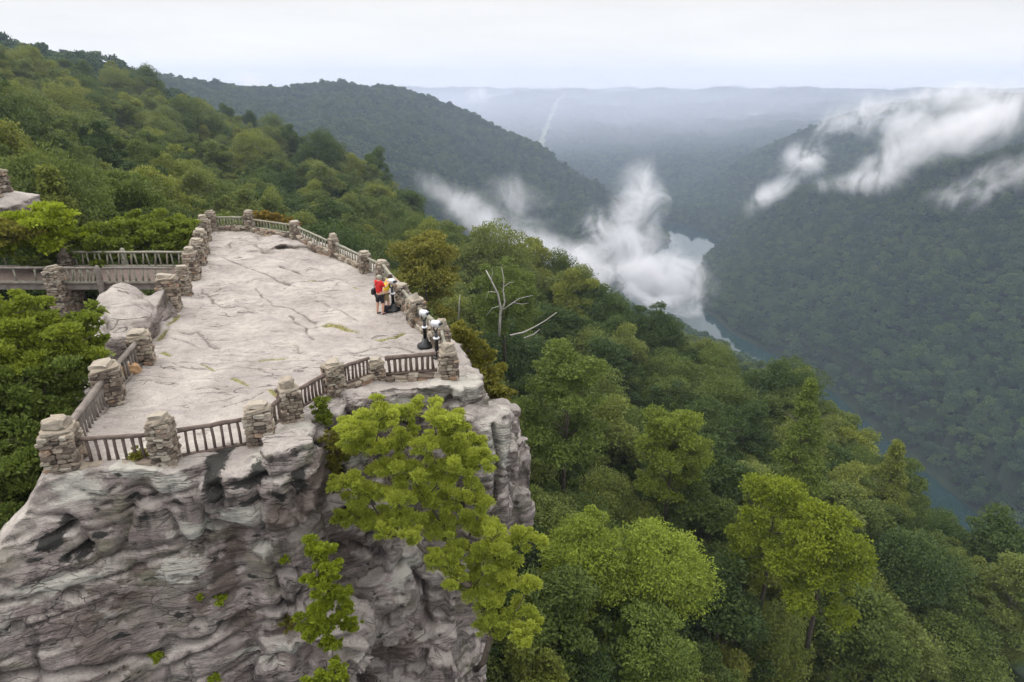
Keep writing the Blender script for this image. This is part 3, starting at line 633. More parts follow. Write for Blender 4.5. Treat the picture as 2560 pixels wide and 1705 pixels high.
# ------------------------------------------------------------------ dry-stone piers
def pier_mesh(rnd, w, h, d=None, lean=0.04):
    d = d or w; mb = MB(); z = -0.12
    while z < h:
        ch = rnd.uniform(.09, .175)*(w/0.8)
        sc = 1+0.05*(1-z/h)+rnd.uniform(-.03, .03)
        mb.stone((0, 0, z+ch/2), (w*.74, d*.74, ch*.98), 0, rnd, 0.05, .05)
        for sgn in range(4):
            L = w if sgn % 2 == 0 else d; off = (d if sgn % 2 == 0 else w)/2
            x = -L/2
            while x < L/2-.04:
                sw = min(rnd.uniform(.16, .40)*(w/0.8), L/2-x+.05)
                dep = rnd.uniform(.16, .24)*(w/.8)
                cx = x+sw/2; o = off*sc-dep/2+rnd.uniform(-.05, .05)*(w/.8)
                pos = [(cx, -o), (o, cx), (-cx, o), (-o, -cx)][sgn]
                zz = z+ch/2+rnd.uniform(-.01, .01)
                mb.stone((pos[0], pos[1], zz), (sw*.93, dep, ch*rnd.uniform(.76, .95)), sgn*math.pi/2+rnd.uniform(-.06, .06), rnd, rnd.random()**1.1, .2, .12)
                x += sw
        z += ch
    return mb, z
CAPK = ['slab', 'boulder', 'point', 'none']
piers = []
def pier(px, py, w, h, cap, label, rz=0.0, seed=0, z0=None, group='stone piers around the overlook', xy=None, sunk=0.0):
    near_ = py > 850 and xy is None
    w *= .86; h *= (.84 if near_ else .95)
    rnd = random.Random(seed+100); p = at(px, py) if xy is None else Vector((*xy, 0))
    zb = (max(-.25, min(.22, top_z(p.x, p.y))) if z0 is None else z0)-.1-sunk
    mb, zt = pier_mesh(rnd, w, h+.1+sunk)
    root = empty('stone_pier', (p.x, p.y, zb), rz); tag(root, label, 'stone pier', group)
    mb.build('shaft', M_stone, root)
    c = MB()
    if cap == 'slab':
        c.stone((0, 0, zt+.05), (w*1.02, w*.9, .14), rnd.uniform(-.3, .3), rnd, .55, .16, .1)
        c.stone((rnd.uniform(-.05, .05), 0, zt+.16), (w*.72, w*.66, .13), rnd.uniform(-.5, .5), rnd, .7, .2, .16)
    elif cap == 'boulder':
        c.stone((0, 0, zt+.04), (w*.95, w*.9, .12), .1, rnd, .6, .1, .05)
        c.stone((0, 0, zt+.20), (w*.68, w*.6, .30), rnd.uniform(-.5, .5), rnd, .62, .2, .1)
    elif cap == 'point':
        c.stone((0, 0, zt+.04), (w*.98, w*.9, .12), .1, rnd, .6, .1, .05)
        n = len(c.v); a = w*.26
        V = [(-a, -a, zt+.08), (a, -a*.8, zt+.08), (a*.9, a, zt+.08), (-a*.8, a, zt+.08), (-a*.4, -a*.4, zt+.34), (a*.5, -a*.3, zt+.36), (a*.3, a*.4, zt+.30), (-a*.3, a*.4, zt+.28)]
        c.add(V, [(3, 2, 1, 0), (0, 1, 5, 4), (1, 2, 6, 5), (2, 3, 7, 6), (3, 0, 4, 7), (4, 5, 6, 7)], .7)
    else:
        c.stone((0, 0, zt+.03), (w*.8, w*.8, .10), .2, rnd, .7, .15, .05)
    c.build('cap_stone', M_stone, root)
    piers.append(root); return root
PR = {}
def P_(k, *a, **kw): PR[k] = pier(*a, **kw, seed=len(PR))
P_(1, 166, 1152, .90, 1.18, 'boulder', 'thick leaning stone pier at the near outer corner of the platform', rz=.25)
P_(2, 418, 1152, .62, 1.32, 'slab', 'tall stone pier in the middle of the near railing on the cliff edge', rz=.05, sunk=.35)
P_(3, 655, 1104, .74, 1.12, 'slab', 'stone pier with a flat pale capstone above the stained cliff', rz=.2)
P_(4, 729, 1048, .66, 1.02, 'boulder', 'stone pier topped by a rounded dark capstone above the crevice', rz=.5)
P_(5, 838, 988, .62, 1.10, 'slab', 'stone pier with yellow lichened cap above the leafy pine', rz=.6)
P_(6, 944, 944, .52, .62, 'slab', 'low rough pier joining two short railings near the viewers', rz=.3)
P_(7, 1122, 945, .66, 1.05, 'boulder', 'corner pier with a round white boulder on top beside the lowest viewer', rz=.2)
P_(8, 1104, 872, .60, .85, 'boulder', 'stone pier with a brown rounded cap between the two empty viewers', rz=.5)
P_(9, 1042, 816, .70, .98, 'point', 'wide stone pier with a pointed stone set on top', rz=.5)
P_(10, 1006, 762, .56, .98, 'none', 'stone pier right behind the viewer the two visitors use', rz=.5)
P_(11, 958, 700, .66, .82, 'slab', 'stone pier with a broad mossy slab cap behind the hikers', rz=.4)
P_(12, 915, 682, .62, .92, 'slab', 'stone pier two places beyond the hikers along the right rail', rz=.4)
P_(13, 837, 641, .62, .98, 'boulder', 'round-topped stone pier between the fourth and fifth far railings', rz=.4)
P_(14, 742, 608, .66, 1.12, 'none', 'square flat-topped stone pier amid the sloping far railings', rz=.3)
P_(15, 628, 578, .66, 1.15, 'slab', 'reddish stone pier on the far side standing by orange bushes', rz=.1)
P_(16, 531, 575, .62, 1.15, 'slab', 'stone pier at the far back corner of the platform', rz=.1)
P_(17, 516, 606, .68, 1.25, 'boulder', 'second pier from the far corner in the tight left row', rz=.15)
P_(18, 508, 636, .72, 1.22, 'slab', 'dark-faced pier third from the far corner in the left row', rz=.15)
P_(19, 500, 660, .74, 1.25, 'slab', 'pier with a pale green cap in the left row', rz=.2)
P_(20, 484, 694, .74, 1.35, 'boulder', 'tall pier with a pale humped capstone where the far bridge rail ends', rz=.15)
P_(21, 466, 738, .56, 1.35, 'none', 'narrow stone pier just behind the bridge landing pier', rz=.2)
P_(22, 430, 776, .86, 1.40, 'slab', 'broad stone pier at the bridge landing next to the pale boulder', rz=.2)
P_(23, 360, 908, .80, 1.15, 'slab', 'stone pier with a wide overhanging slab above the loose orange rock', rz=.35)
P_(24, 280, 1003, .86, 1.25, 'slab', 'stone pier of thin flat stones midway along the left rail', rz=.35)

# ------------------------------------------------------------------ timber railings
def railing(A, B, label, mat, h0=.22, h1=.80, nb=8, r=.055, rb=.035, ga=.38, gb=.38, group='timber railings around the overlook', zA=None, zB=None, skew=0.0, bal=None):
    a = Vector((*A, 0)); b = Vector((*B, 0)); u = (b-a).normalized(); a = a+u*ga; b = b-u*gb
    a.z = top_z(a.x, a.y) if zA is None else zA; b.z = top_z(b.x, b.y) if zB is None else zB
    if zA is None:
        a.z = max(-.35, min(.3, a.z)); b.z = max(-.35, min(.3, b.z))
    r *= 1.15; rb *= 1.22
    rnd = random.Random(int(abs(A[0]*97+B[1]*31)))
    mid = (a+b)/2; root = empty('railing', mid, math.atan2(u.y, u.x)); tag(root, label, 'railing', group)
    inv = Matrix.Rotation(-math.atan2(u.y, u.x), 3, 'Z')
    def L(p): return inv @ (p-mid)
    def wob(p, s): return p+Vector([rnd.uniform(-s, s) for _ in range(3)])
    for nm, hh, rr in (('top_rail', h1, r), ('bottom_rail', h0, r*.8)):
        mb = MB(); n = 7; pts = [L(wob(a.lerp(b, k/(n-1))+Vector((0, 0, hh)), .008)) for k in range(n)]
        mb.tube(pts, [rr*rnd.uniform(.9, 1.1) for _ in pts], 8); mb.build(nm, mat, root, True)
    for k in range(nb):
        t = (k+.7)/(nb+.4); p = a.lerp(b, t)
        mb = MB(); lo_ = p+Vector((0, 0, h0)); hi = p+Vector((0, 0, h1))+u*rnd.uniform(-.03, .03)+u*skew*(1 if k % 2 else -.4)
        md_ = wob((lo_+hi)/2, .012)
        mb.tube([L(lo_), L(md_), L(hi)], [rb*rnd.uniform(.85, 1.2), rb*rnd.uniform(.8, 1.05), rb*rnd.uniform(.85, 1.1)], 6)
        mb.build('baluster', bal or mat, root, True)
    return root
def xy(k): return PR[k].location[:2]
def RL(i, j, label, mat=None, **kw): return railing(xy(i), xy(j), label, mat or M_timber, **kw)
RL(1, 2, 'dark timber railing between the corner pier and the tall middle pier', nb=7, h0=.02, h1=.72, ga=.5, gb=.4)
RL(2, 3, 'dark timber railing just right of the tall middle pier on the cliff edge', nb=7, h0=.05, h1=.78)
RL(3, 4, 'very short dark railing between the pale-capped and dark-capped piers', nb=3, ga=.34, gb=.34)
RL(4, 5, 'dark curved railing above the leafy crevice', nb=7)
RL(5, 6, 'purple brown railing climbing from the lichened pier to the low pier', nb=7, ga=.34, gb=.3)
RL(6, 7, 'level railing of thick round timber in front of the lowest viewer', nb=9, r=.07, rb=.045, ga=.3)
RL(7, 8, 'short pale railing behind the lowest viewer', M_gtimber, nb=5)
RL(8, 9, 'pale log railing behind the middle viewer', M_gtimber, nb=5, r=.07)
RL(9, 10, 'pale sloping log rail right of the pointed-stone pier', M_gtimber, nb=6, r=.07)
RL(10, 11, 'pale log rail behind the two hikers', M_gtimber, nb=8, r=.065)
RL(11, 12, 'short weathered railing just beyond the hikers', M_gtimber, nb=3, ga=.34, gb=.34)
RL(12, 13, 'grey green railing on the far right side beyond the hikers', M_gtimber, nb=10)
RL(13, 14, 'grey green railing sloping between round-topped and flat-topped piers', M_gtimber, nb=11)
RL(14, 15, 'tan railing with orange bushes showing behind it', M_gtimber, nb=12, h0=.3)
RL(15, 16, 'green lichened railing across the far end of the platform', M_gtimber, nb=9, h0=.3, h1=.9)
for i_, (a_, b_, l_) in enumerate([(16, 17, 'short railing at the far corner of the left pier row'), (17, 18, 'railing between the second and third piers of the left row'), (18, 19, 'railing beside the pale green capped pier'), (19, 20, 'railing between the green capped and humped piers')]):
    RL(a_, b_, l_, M_gtimber, nb=4, ga=.36, gb=.36)
RL(23, 24, 'weathered railing behind the loose orange rock on the left edge', M_btimber, nb=8, r=.075, h0=.05, h1=.85)
RL(24, 1, 'long weathered railing running down the left edge to the corner pier', M_btimber, nb=12, r=.085, h0=.05, h1=.85, gb=.5)

# low loose walls the far railings stand on
def low_wall(i, j, label, h=.24, w=.36, off=0.0):
    a = Vector((*xy(i), 0)); b = Vector((*xy(j), 0)); u = (b-a).normalized(); nn = Vector((u.y, -u.x, 0)); a += u*.3+nn*off; b -= u*.3-nn*off
    rnd = random.Random(i*7+j); L_ = (b-a).length; mid = (a+b)/2; mid.z = top_z(mid.x, mid.y)
    root = empty('low_stone_wall', mid, math.atan2(u.y, u.x)); tag(root, label, 'stone wall', 'low dry stone walls under the railings')
    mb = MB(); x = -L_/2
    za = top_z(a.x, a.y); zb = top_z(b.x, b.y); za = max(-.3, min(.3, za)); zb = max(-.3, min(.3, zb))
    while x < L_/2:
        sw = rnd.uniform(.25, .6); t = (x+L_/2)/L_; base = za*(1-t)+zb*t-mid.z
        z = -.2
        while z < h-.04:
            ch = rnd.uniform(.1, .17)
            mb.stone((x+sw/2+rnd.uniform(-.06, .06), rnd.uniform(-.04, .04), base+z+ch/2), (sw, w*rnd.uniform(.85, 1.1), ch), rnd.uniform(-.08, .08), rnd, rnd.random(), .14, .06)
            z += ch*.95
        x += sw
    mb.build('stones', M_stone, root)
low_wall(15, 16, 'low wall of flat stones at the far end of the platform')
low_wall(14, 15, 'low stone wall under the tan far railing')
low_wall(13, 14, 'low dark-jointed wall below the railing by the flat-topped pier')
low_wall(12, 13, 'low wall of thin ledges below the grey green railing beyond the hikers')
low_wall(5, 6, 'rough footing wall under the short purple brown railing', .15)
low_wall(6, 7, 'footing wall of pale blocks under the level railing', .14, .42)
low_wall(9, 10, 'stone wall beside the pointed-stone pier', .35)
low_wall(8, 9, 'crumbling wall behind the middle viewer', .35)
low_wall(7, 8, 'crumbling wall behind the lowest viewer', .3)
low_wall(1, 2, 'loose stones under the railing beside the corner pier', .05, .34, .1)

# ------------------------------------------------------------------ footbridge
Z0 = -.05
x0, x1 = -37.0, -16.7; yF, yB = 32.1, 35.0
br = empty('footbridge', ((x0+x1)/2, (yF+yB)/2, Z0)); tag(br, 'long weathered timber footbridge reaching the platform from the woods', 'bridge')
def bpart(name, boxes, mat):
    mb = MB(); r_ = random.Random(len(name))
    for (a, b) in boxes:
        a = Vector(a)-br.location; b = Vector(b)-br.location
        V = [(x, y, z) for x in (a.x, b.x) for y in (a.y, b.y) for z in (a.z, b.z)]
        mb.add(V, [(0, 1, 3, 2), (4, 6, 7, 5), (0, 4, 5, 1), (2, 3, 7, 6), (0, 2, 6, 4), (1, 5, 7, 3)], r_.random())
    return mb.build(name, mat, br)
bpart('edge_beam', [((x0, yF-.12, Z0-.30), (x1, yF+.10, Z0-.01))], M_btimber)
bpart('edge_beam', [((x0, yB-.10, Z0-.30), (x1, yB+.12, Z0-.01))], M_btimber)
bpart('deck', [((x0+k*.16, yF-.2, Z0), (x0+k*.16+.148, yB+.2, Z0+.05)) for k in range(int((x1-x0)/.16))], M_timber)
bpart('kerb_rail', [((x0, yF-.16, Z0+.053), (x1, yF-.04, Z0+.14))], M_gtimber)
def wlab(l): return l
yl = (-31.3, -22.0)
GB = 'timber railings along the footbridge'
P23 = []
pF = at(122, 720, Z0); pB = at(182, 662, Z0)
P25 = pier(0, 0, .78, 3.2, 'slab', 'tall stone pier rising from the ground in front of the bridge', seed=51, z0=-2.4, xy=(pF.x, yF-.28), group='stone piers beside the bridge')
P26 = pier(0, 0, .72, 3.2, 'point', 'stone pier with a pointed cap behind the bridge deck', seed=52, z0=-2.4, xy=(pB.x, yB+.25), group='stone piers beside the bridge')
xF, xB = pF.x, pB.x
railing((x0, yF-.1), (xF, yF-.1), 'front bridge railing left of the tall stone pier', M_btimber, .10, .80, 14, .06, .04, 0, .42, GB, Z0, Z0, .08, M_gtimber)
railing((xF, yF-.1), (-20.3, yF-.1), 'front bridge railing between the tall stone pier and the timber post', M_btimber, .10, .80, 9, .06, .04, .42, .1, GB, Z0, Z0, .1, M_gtimber)
railing((-20.3, yF-.1), (-16.6, yF-.1), 'front bridge railing between the timber post and the platform', M_btimber, .10, .80, 10, .06, .04, .1, .2, GB, Z0, Z0, .06, M_gtimber)
railing((x0, yB+.1), (xB, yB+.1), 'rear bridge railing left of the pointed pier', M_gtimber, .10, .85, 16, .06, .04, 0, .4, GB, Z0, Z0, .08, M_gtimber)
railing((xB, yB+.1), (-16.9, yB+.1), 'rear bridge railing right of the pointed pier with crooked balusters', M_gtimber, .10, .85, 20, .06, .04, .4, .2, GB, Z0, Z0, .1, M_gtimber)
def post(x, y, z0, z1, w, label, mat):
    mb = MB(); mb.stone((0, 0, (z1-z0)/2), (w, w, z1-z0), 0, random.Random(3), .5, .02, .01)
    o = mb.build('timber_post', mat); o.location = (x, y, z0); tag(o, label, 'post')
post(-20.35, yF-.30, -2.6, Z0+.95, .24, 'thick square timber post standing in front of the bridge rail', M_btimber)
post(-19.75, yF-.02, -2.6, Z0-.02, .22, 'shorter support post under the bridge deck beside the pale boulder', M_btimber)
post(-21.0, yB+.28, -2.0, Z0+1.0, .26, 'pale grey post behind the rear bridge railing', M_gtimber)

# far-left fragment of stone wall on its own rock
pc = atD(-10, 560, 46)
boulder('boulder', (pc.x-.6, pc.y, pc.z+.1), (3.1, 2.2, 1.5), .2, 12, 'rocky knob carrying a broken stone pier at the left edge', box=.4)
pt = atD(-8, 490, 46)
pier(0, 0, 1.35, 1.25, 'none', 'broken stone pier standing on the rocky knob at the left edge', seed=60, z0=pt.z+.05, xy=(pt.x-.1, pt.y), group='stone piers beside the bridge')

# ------------------------------------------------------------------ coin viewers
def viewer(px, py, rz, label, hh=1.25, broad=True):
    p = at(px, py); z = top_z(p.x, p.y); root = empty('coin_viewer', (p.x, p.y, z), rz); tag(root, label, 'viewer', 'coin viewers along the right railing')
    b = MB()
    if broad: b.lathe([(.30, 0), (.32, .03), (.30, .10), (.16, .16), (.10, .34)], (0, 0, 0), 20)
    else: b.lathe([(.13, 0), (.13, .05), (.08, .09)], (0, 0, 0), 16)
    b.build('base', M_black, root, True)
    c = MB(); c.lathe([(.075, .05), (.07, hh*.55), (.09, hh*.57), (.09, hh*.60), (.06, hh*.62), (.055, hh*.84)], (0, 0, 0), 14); c.build('column', M_black, root, True)
    r = MB(); r.lathe([(.10, hh*.60), (.125, hh*.62), (.125, hh*.645), (.10, hh*.66)], (0, 0, 0), 18)
    r.tube([(.12, 0, hh*.64), (.2, .03, hh*.58), (.19, .05, hh*.5)], .014, 6); r.build('collar_ring', M_silver, root, True)
    y = MB()
    for s in (-1, 1): y.tube([(0, 0, hh*.82), (.10*s, 0, hh*.88), (.155*s, 0, hh*.96), (.155*s, 0, hh*1.02)], [.03, .026, .022, .02], 6)
    y.build('yoke', M_black, root, True)
    hd = MB(); Mx = Matrix.Rotation(math.radians(90), 3, 'Y')
    hd.lathe([(.02, -.17), (.10, -.16), (.125, -.12), (.14, 0), (.135, .10), (.11, .15), (.05, .17)], (0, 0, hh*1.06), 18, M=Matrix.Rotation(math.radians(90), 3, 'X'))
    h_ = hd.build('head', M_silver, root, True)
    for s in (-1, 1):
        e = MB(); e.lathe([(.035, .14), (.035, .20), (.045, .21), (.045, .235)], (s*.05, 0, hh*1.08), 12, M=Matrix.Rotation(math.radians(90), 3, 'X')); e.build('eyepiece', M_black, h_, True)
    return root
viewer(984, 776, .9, 'silver-headed viewer the visitor in yellow is looking through')
viewer(1064, 868, 1.0, 'tall viewer with broad black base standing alone mid rail')
viewer(1093, 898, 1.2, 'slim viewer close behind the level front railing', broad=False)
p = at(966, 778); bgm = MB(); bgm.stone((0, 0, .16), (.34, .22, .32), .3, random.Random(5), .5, .1, .1); bo = bgm.build('bag', M_blackcloth, None, True); bo.location = (p.x, p.y, top_z(p.x, p.y)); tag(bo, 'dark bag on the rock at the foot of the used viewer', 'bag')

# ------------------------------------------------------------------ people
def skin_obj(name, joints, edges, mat, parent=None, sub=2):
    """one continuous surface grown round a skeleton"""
    me = bpy.data.meshes.new(name); me.from_pydata([j[:3] for j in joints], edges, [])
    o = bpy.data.objects.new(name, me); COL.objects.link(o)
    md = o.modifiers.new('s', 'SKIN'); md.use_smooth_shade = True
    for k, j in enumerate(joints):
        r = j[3]; me.skin_vertices[0].data[k].radius = (r, r*(j[4] if len(j) > 4 else 1))
    me.skin_vertices[0].data[0].use_root = True
    s = o.modifiers.new('d', 'SUBSURF'); s.levels = sub; s.render_levels = sub
    dg = bpy.context.evaluated_depsgraph_get(); e = o.evaluated_get(dg); nm = bpy.data.meshes.new_from_object(e)
    o.modifiers.clear(); o.data = nm; nm.materials.clear(); nm.materials.append(mat); nm.polygons.foreach_set('use_smooth', [True]*len(nm.polygons))
    if parent: o.parent = parent
    return o
def person(px, py, rz, label, shirt, shorts, cap, arms, bend=0.0, hgt=1.76, longleg=False):
    p = at(px, py); root = empty('person', (p.x, p.y, top_z(p.x, p.y)), rz); tag(root, label, 'person')
    k = hgt/1.76
    # facing +Y; bend leans the torso forward
    hip = Vector((0, 0, .93)); ch = hip+Vector((0, math.sin(bend)*.42, math.cos(bend)*.42)); nk = hip+Vector((0, math.sin(bend)*.56, math.cos(bend)*.56))
    hc = nk+Vector((0, .03+math.sin(bend)*.10, .10)); ht = hc+Vector((0, .01, .10))
    J = [(*hip, .125, .85), (*(hip.lerp(ch, .5)), .12, .8), (*ch, .15, .75), (*nk, .06), (*hc, .085, 1.15), (*ht, .075, 1.1)]
    E_ = [(0, 1), (1, 2), (2, 3), (3, 4), (4, 5)]
    for s in (-1, 1):
        b = len(J); st = .05*s
        J += [(s*.10, 0, .86, .095), (s*.12, .03+st, .50, .062), (s*.125, .0+st, .30, .055), (s*.125, -.02+st, .09, .04), (s*.13, .08+st, .04, .04), (s*.135, .17+st, .03, .03)]
        E_ += [(0, b), (b, b+1), (b+1, b+2), (b+2, b+3), (b+3, b+4), (b+4, b+5)]
        el, ha = arms[0 if s < 0 else 1]; sh = nk+Vector((s*.19, -.01, -.06)); el = Vector(el); ha = Vector(ha)
        b = len(J); J += [(*sh, .058), (*el, .042), (*ha, .027), (*(ha+(ha-el).normalized()*.07), .036, .5)]
        E_ += [(2, b), (b, b+1), (b+1, b+2), (b+2, b+3)]
        f0 = b+3; dirn = (ha-el).normalized(); sd_ = dirn.cross(Vector((0, 0, 1))).normalized() if abs(dirn.z) < .95 else Vector((0, 1, 0))
        for q in range(4):
            b2 = len(J); o_ = ha+dirn*.10+sd_*(q-1.5)*.021; J += [(*o_, .010), (*(o_+dirn*(.035+.006*(q in (1, 2)))+Vector((0, 0, -.01))), .009), (*(o_+dirn*(.06+.008*(q in (1, 2)))+Vector((0, 0, -.028))), .008)]
            E_ += [(f0, b2), (b2, b2+1), (b2+1, b2+2)]
        b2 = len(J); o_ = ha+dirn*.045-sd_*.04; J += [(*o_, .011), (*(o_+dirn*.035-sd_*.018), .009)]; E_ += [(f0, b2), (b2, b2+1)]
    body = skin_obj('body', J, E_, M_skin, root)
    # clothes
    T = [(*(hip+Vector((0, 0, -.02))), .165, .85), (*(hip.lerp(ch, .5)), .158, .82), (*ch, .185, .78), (*(nk+Vector((0, 0, -.02))), .085)]
    TE = [(0, 1), (1, 2), (2, 3)]
    for s in (-1, 1):
        el, ha = arms[0 if s < 0 else 1]; sh = nk+Vector((s*.19, -.01, -.06)); b = len(T); T += [(*sh, .085), (*(sh.lerp(Vector(el), .8)), .068)]; TE += [(2, b), (b, b+1)]
    skin_obj('shirt', T, TE, shirt, root)
    G = [(*(hip+Vector((0, 0, -.02))), .155, .9)]; GE = []
    for s in (-1, 1):
        st = .05*s; b = len(G); G += [(s*.10, 0, .82, .115), (s*.12, .02+st, .50 if not longleg else .46, .09)]; GE += [(0, b), (b, b+1)]
        if longleg: pass
    skin_obj('shorts', G, GE, shorts, root)
    hr = MB(); hr.lathe([(.088, -.06), (.108, 0), (.106, .05), (.085, .10), (.03, .125)], hc+Vector((0, -.01, .02)), 16); hr.build('cap' if cap else 'hair', M_capcloth if cap else M_hair, root, True)
    if cap: br_ = MB(); br_.lathe([(.09, 0), (.095, .012)], hc+Vector((0, .06, .03)), 14); br_.build('cap_brim', M_capcloth, root, True)
    nose = MB(); nose.tube([hc+Vector((0, .085, .01)), hc+Vector((0, .115, -.02))], [.010, .014], 6); nose.build('nose', M_skin, root, True)
    for s in (-1, 1):
        e = MB(); e.lathe([(.002, -.008), (.012, 0), (.002, .008)], hc+Vector((s*.032, .092, .012)), 8); e.build('eye', M_blackcloth, root, True)
        st = .05*s; sh = skin_obj('shoe', [(s*.125, -.05+st, .05, .052, .9), (s*.13, .06+st, .045, .05, .85), (s*.135, .17+st, .035, .042, .7)], [(0, 1), (1, 2)], M_blackcloth, root, 1)
    root.scale = (k, k, k)
    return root
r1 = person(952, 787, -.75, 'person in a red shirt, black shorts and grey cap seen from behind', M_red, M_blackcloth, True,
            (((-.26, .06, 1.18), (-.24, .22, 1.02)), ((.25, .14, 1.20), (.16, .34, 1.28))), bend=.05)
sb = MB(); sb.stone((-.27, -.06, .98), (.14, .26, .24), .2, random.Random(2), .5, .1, .05); sb.tube([(-.24, -.05, 1.10), (-.1, -.17, 1.30), (.12, -.13, 1.46)], .015, 6)
bag = sb.build('shoulder_bag', M_blackcloth, None, True)
bag.location = r1.location; bag.rotation_euler = r1.rotation_euler; tag(bag, 'black shoulder bag at the hip of the person in red', 'bag')
r2 = person(966, 776, -1.0, 'person in a yellow shirt bending to look through the viewer', M_yellow, M_khaki, False,
            (((-.22, .34, 1.20), (-.10, .50, 1.34)), ((.24, .34, 1.20), (.10, .50, 1.34))), bend=.42, hgt=1.72)

# ------------------------------------------------------------------ foliage
def leaf_cloud(rnd, clumps, n, size, droop=0.25, up=0.55, fill=0.25, aspect=.55, shell=.35, radial=.45):
    """leaf-sized folded cards spread over clumps [(c(3), r(3))]"""
    C = np.array([c for c, r in clumps], float); R = np.array([r for c, r in clumps], float)
    w = (R[:, 0]*R[:, 1])**1.0; w /= w.sum(); k = rnd.choice(len(C), n, p=w)
    w = w**.85/(w**.85).sum(); k = rnd.choice(len(C), n, p=w)
    d = rnd.normal(size=(n, 3)); d[:, 2] = np.abs(d[:, 2])*np.where(rnd.rand(n) < .78, 1, -.7); d /= np.linalg.norm(d, axis=1)[:, None]
    rad = 1-shell*rnd.rand(n)**1.6; inn = rnd.rand(n) < fill; rad[inn] = rnd.uniform(.3, .9, inn.sum())
    rad *= 1+.35*perlin(C[k]*3+d*2.2)+.2*perlin(C[k]*5+d*5)
    P = C[k]+d*R[k]*rad[:, None]
    nn = d*np.array([1, 1, 1.0])+np.array([0, 0, up])+rnd.normal(size=(n, 3))*.42; nn /= np.linalg.norm(nn, axis=1)[:, None]
    a = np.cross(nn, rnd.normal(size=(n, 3))); a /= np.linalg.norm(a, axis=1)[:, None]; a = a*(1-radial)+(d+np.array([0, 0, .35]))*radial; nn = nn+rnd.normal(size=(n, 3))*.3
    a /= np.linalg.norm(a, axis=1)[:, None]; b = np.cross(nn, a); b /= np.linalg.norm(b, axis=1)[:, None]; nn = np.cross(a, b); a /= np.linalg.norm(a, axis=1)[:, None]; s = size*rnd.uniform(.6, 1.35, n)[:, None]
    a = a*s; b = b*s*aspect; dr = np.array([0, 0, -droop])*s
    V = np.stack([P-a+dr*.5, P-b*1.0+0*a, P+a+dr, P+b], 1).reshape(-1, 3)
    # fold
    V = V.reshape(n, 4, 3); V[:, 1] += nn*s*.12; V[:, 3] += nn*s*.12; V = V.reshape(-1, 3)
    Fq = np.arange(4*n).reshape(n, 4)
    tone = np.repeat(np.clip(.5+.28*perlin(C[k]*1.7+4)[:]+.22*rnd.normal(size=n), 0, 1), 4)
    return V, Fq, tone
def crown_clumps(rnd, r, h, n, z0, kind='round', sizes=(.10, .13, .17, .22, .3, .36)):
    cl = []
    for _ in range(n):
        while True:
            d = rnd.normal(size=3); d /= np.linalg.norm(d)
            if d[2] > -.75: break
        q = rnd.uniform(.55, 1.0)
        if kind == 'cone': t = rnd.rand()**.8; rr = r*(1-t)*rnd.uniform(.5, 1); th = rnd.uniform(0, 2*math.pi); c = (rr*math.cos(th), rr*math.sin(th), z0-h/2+t*h); s = r*(.2+.16*(1-t))
        else: c = (d[0]*r*q*.82, d[1]*r*q*.82, z0+d[2]*h*.5*q); s = r*rnd.choice(sizes)*rnd.uniform(.85, 1.15)
        cl.append((c, (s, s*rnd.uniform(.85, 1.15), s*rnd.uniform(.55, .8))))
    return cl
def trunk_mb(rnd, h, r, r0, crown):
    mb = MB(); top = Vector((rnd.uniform(-.3, .3), rnd.uniform(-.3, .3), h*.85))
    mb.tube([(0, 0, -1), (0, 0, h*.25), top*.6, top], [r0, r0*.8, r0*.5, r0*.15], 7)
    for _ in range(7):
        t = rnd.uniform(.35, .8); th = rnd.uniform(0, 6.28); L = crown*rnd.uniform(.5, .85); b = top*t
        mb.tube([b, b+Vector((math.cos(th)*L*.5, math.sin(th)*L*.5, L*.35)), b+Vector((math.cos(th)*L, math.sin(th)*L, L*.55))], [r0*.35, r0*.22, r0*.06], 5)
    return mb
VAR = []
specs = [('round', 4.2, 10.0, 80, 12), ('round', 3.5, 10.0, 70, 12), ('round', 4.8, 9.6, 95, 12.5), ('round', 3.0, 10.5, 60, 12), ('round', 3.9, 11.5, 85, 13), ('cone', 2.8, 11.5, 80, 13)]
for vi, (kd, r, hh, n, tot) in enumerate(specs):
    rn = np.random.RandomState(50+vi); zc = tot-hh*.5-.3
    cl = crown_clumps(rn, r, hh, n, zc, kd)
    V, Fq, tn = leaf_cloud(rn, cl, 30000 if kd == 'round' else 22000, .115, fill=.3)
    o = mesh_np('crown', V, Fq, M_forest, False, attrs={'tone': tn}, link=False)
    tm = trunk_mb(random.Random(vi), tot-1, 0, .20, r).build('trunk', M_bark, None, True, link=False)
    VAR.append((o.data, tm.data, r, tot, V[:, 2].max()))
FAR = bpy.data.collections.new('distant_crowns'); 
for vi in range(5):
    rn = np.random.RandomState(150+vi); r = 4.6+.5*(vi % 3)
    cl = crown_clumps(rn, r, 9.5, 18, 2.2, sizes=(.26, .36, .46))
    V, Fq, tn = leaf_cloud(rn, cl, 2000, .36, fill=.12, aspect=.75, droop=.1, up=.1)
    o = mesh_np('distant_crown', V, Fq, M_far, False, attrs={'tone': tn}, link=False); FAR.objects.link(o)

# scatter positions over the slopes
rn = np.random.RandomState(11)
def scatter(D0, D1, cell):
    pts = []
    X = np.arange(-D1, D1, cell); Y = np.arange(0, D1, cell); gx, gy = np.meshgrid(X, Y)
    gx = gx+np.where((np.arange(gx.shape[0]) % 2)[:, None] > 0, cell/2, 0)
    gx = gx.ravel()+rn.uniform(-.36, .36, gx.size)*cell; gy = gy.ravel()+rn.uniform(-.36, .36, gy.size)*cell
    D = np.hypot(gx, gy); a = np.arctan2(gx, gy); ok = (D >= D0) & (D < D1) & (a > math.radians(-44)) & (a < math.radians(44))
    gx, gy, D, a = gx[ok], gy[ok], D[ok], a[ok]; z = ground_z(gx, gy)
    return np.stack([gx, gy, z, D, a], 1)
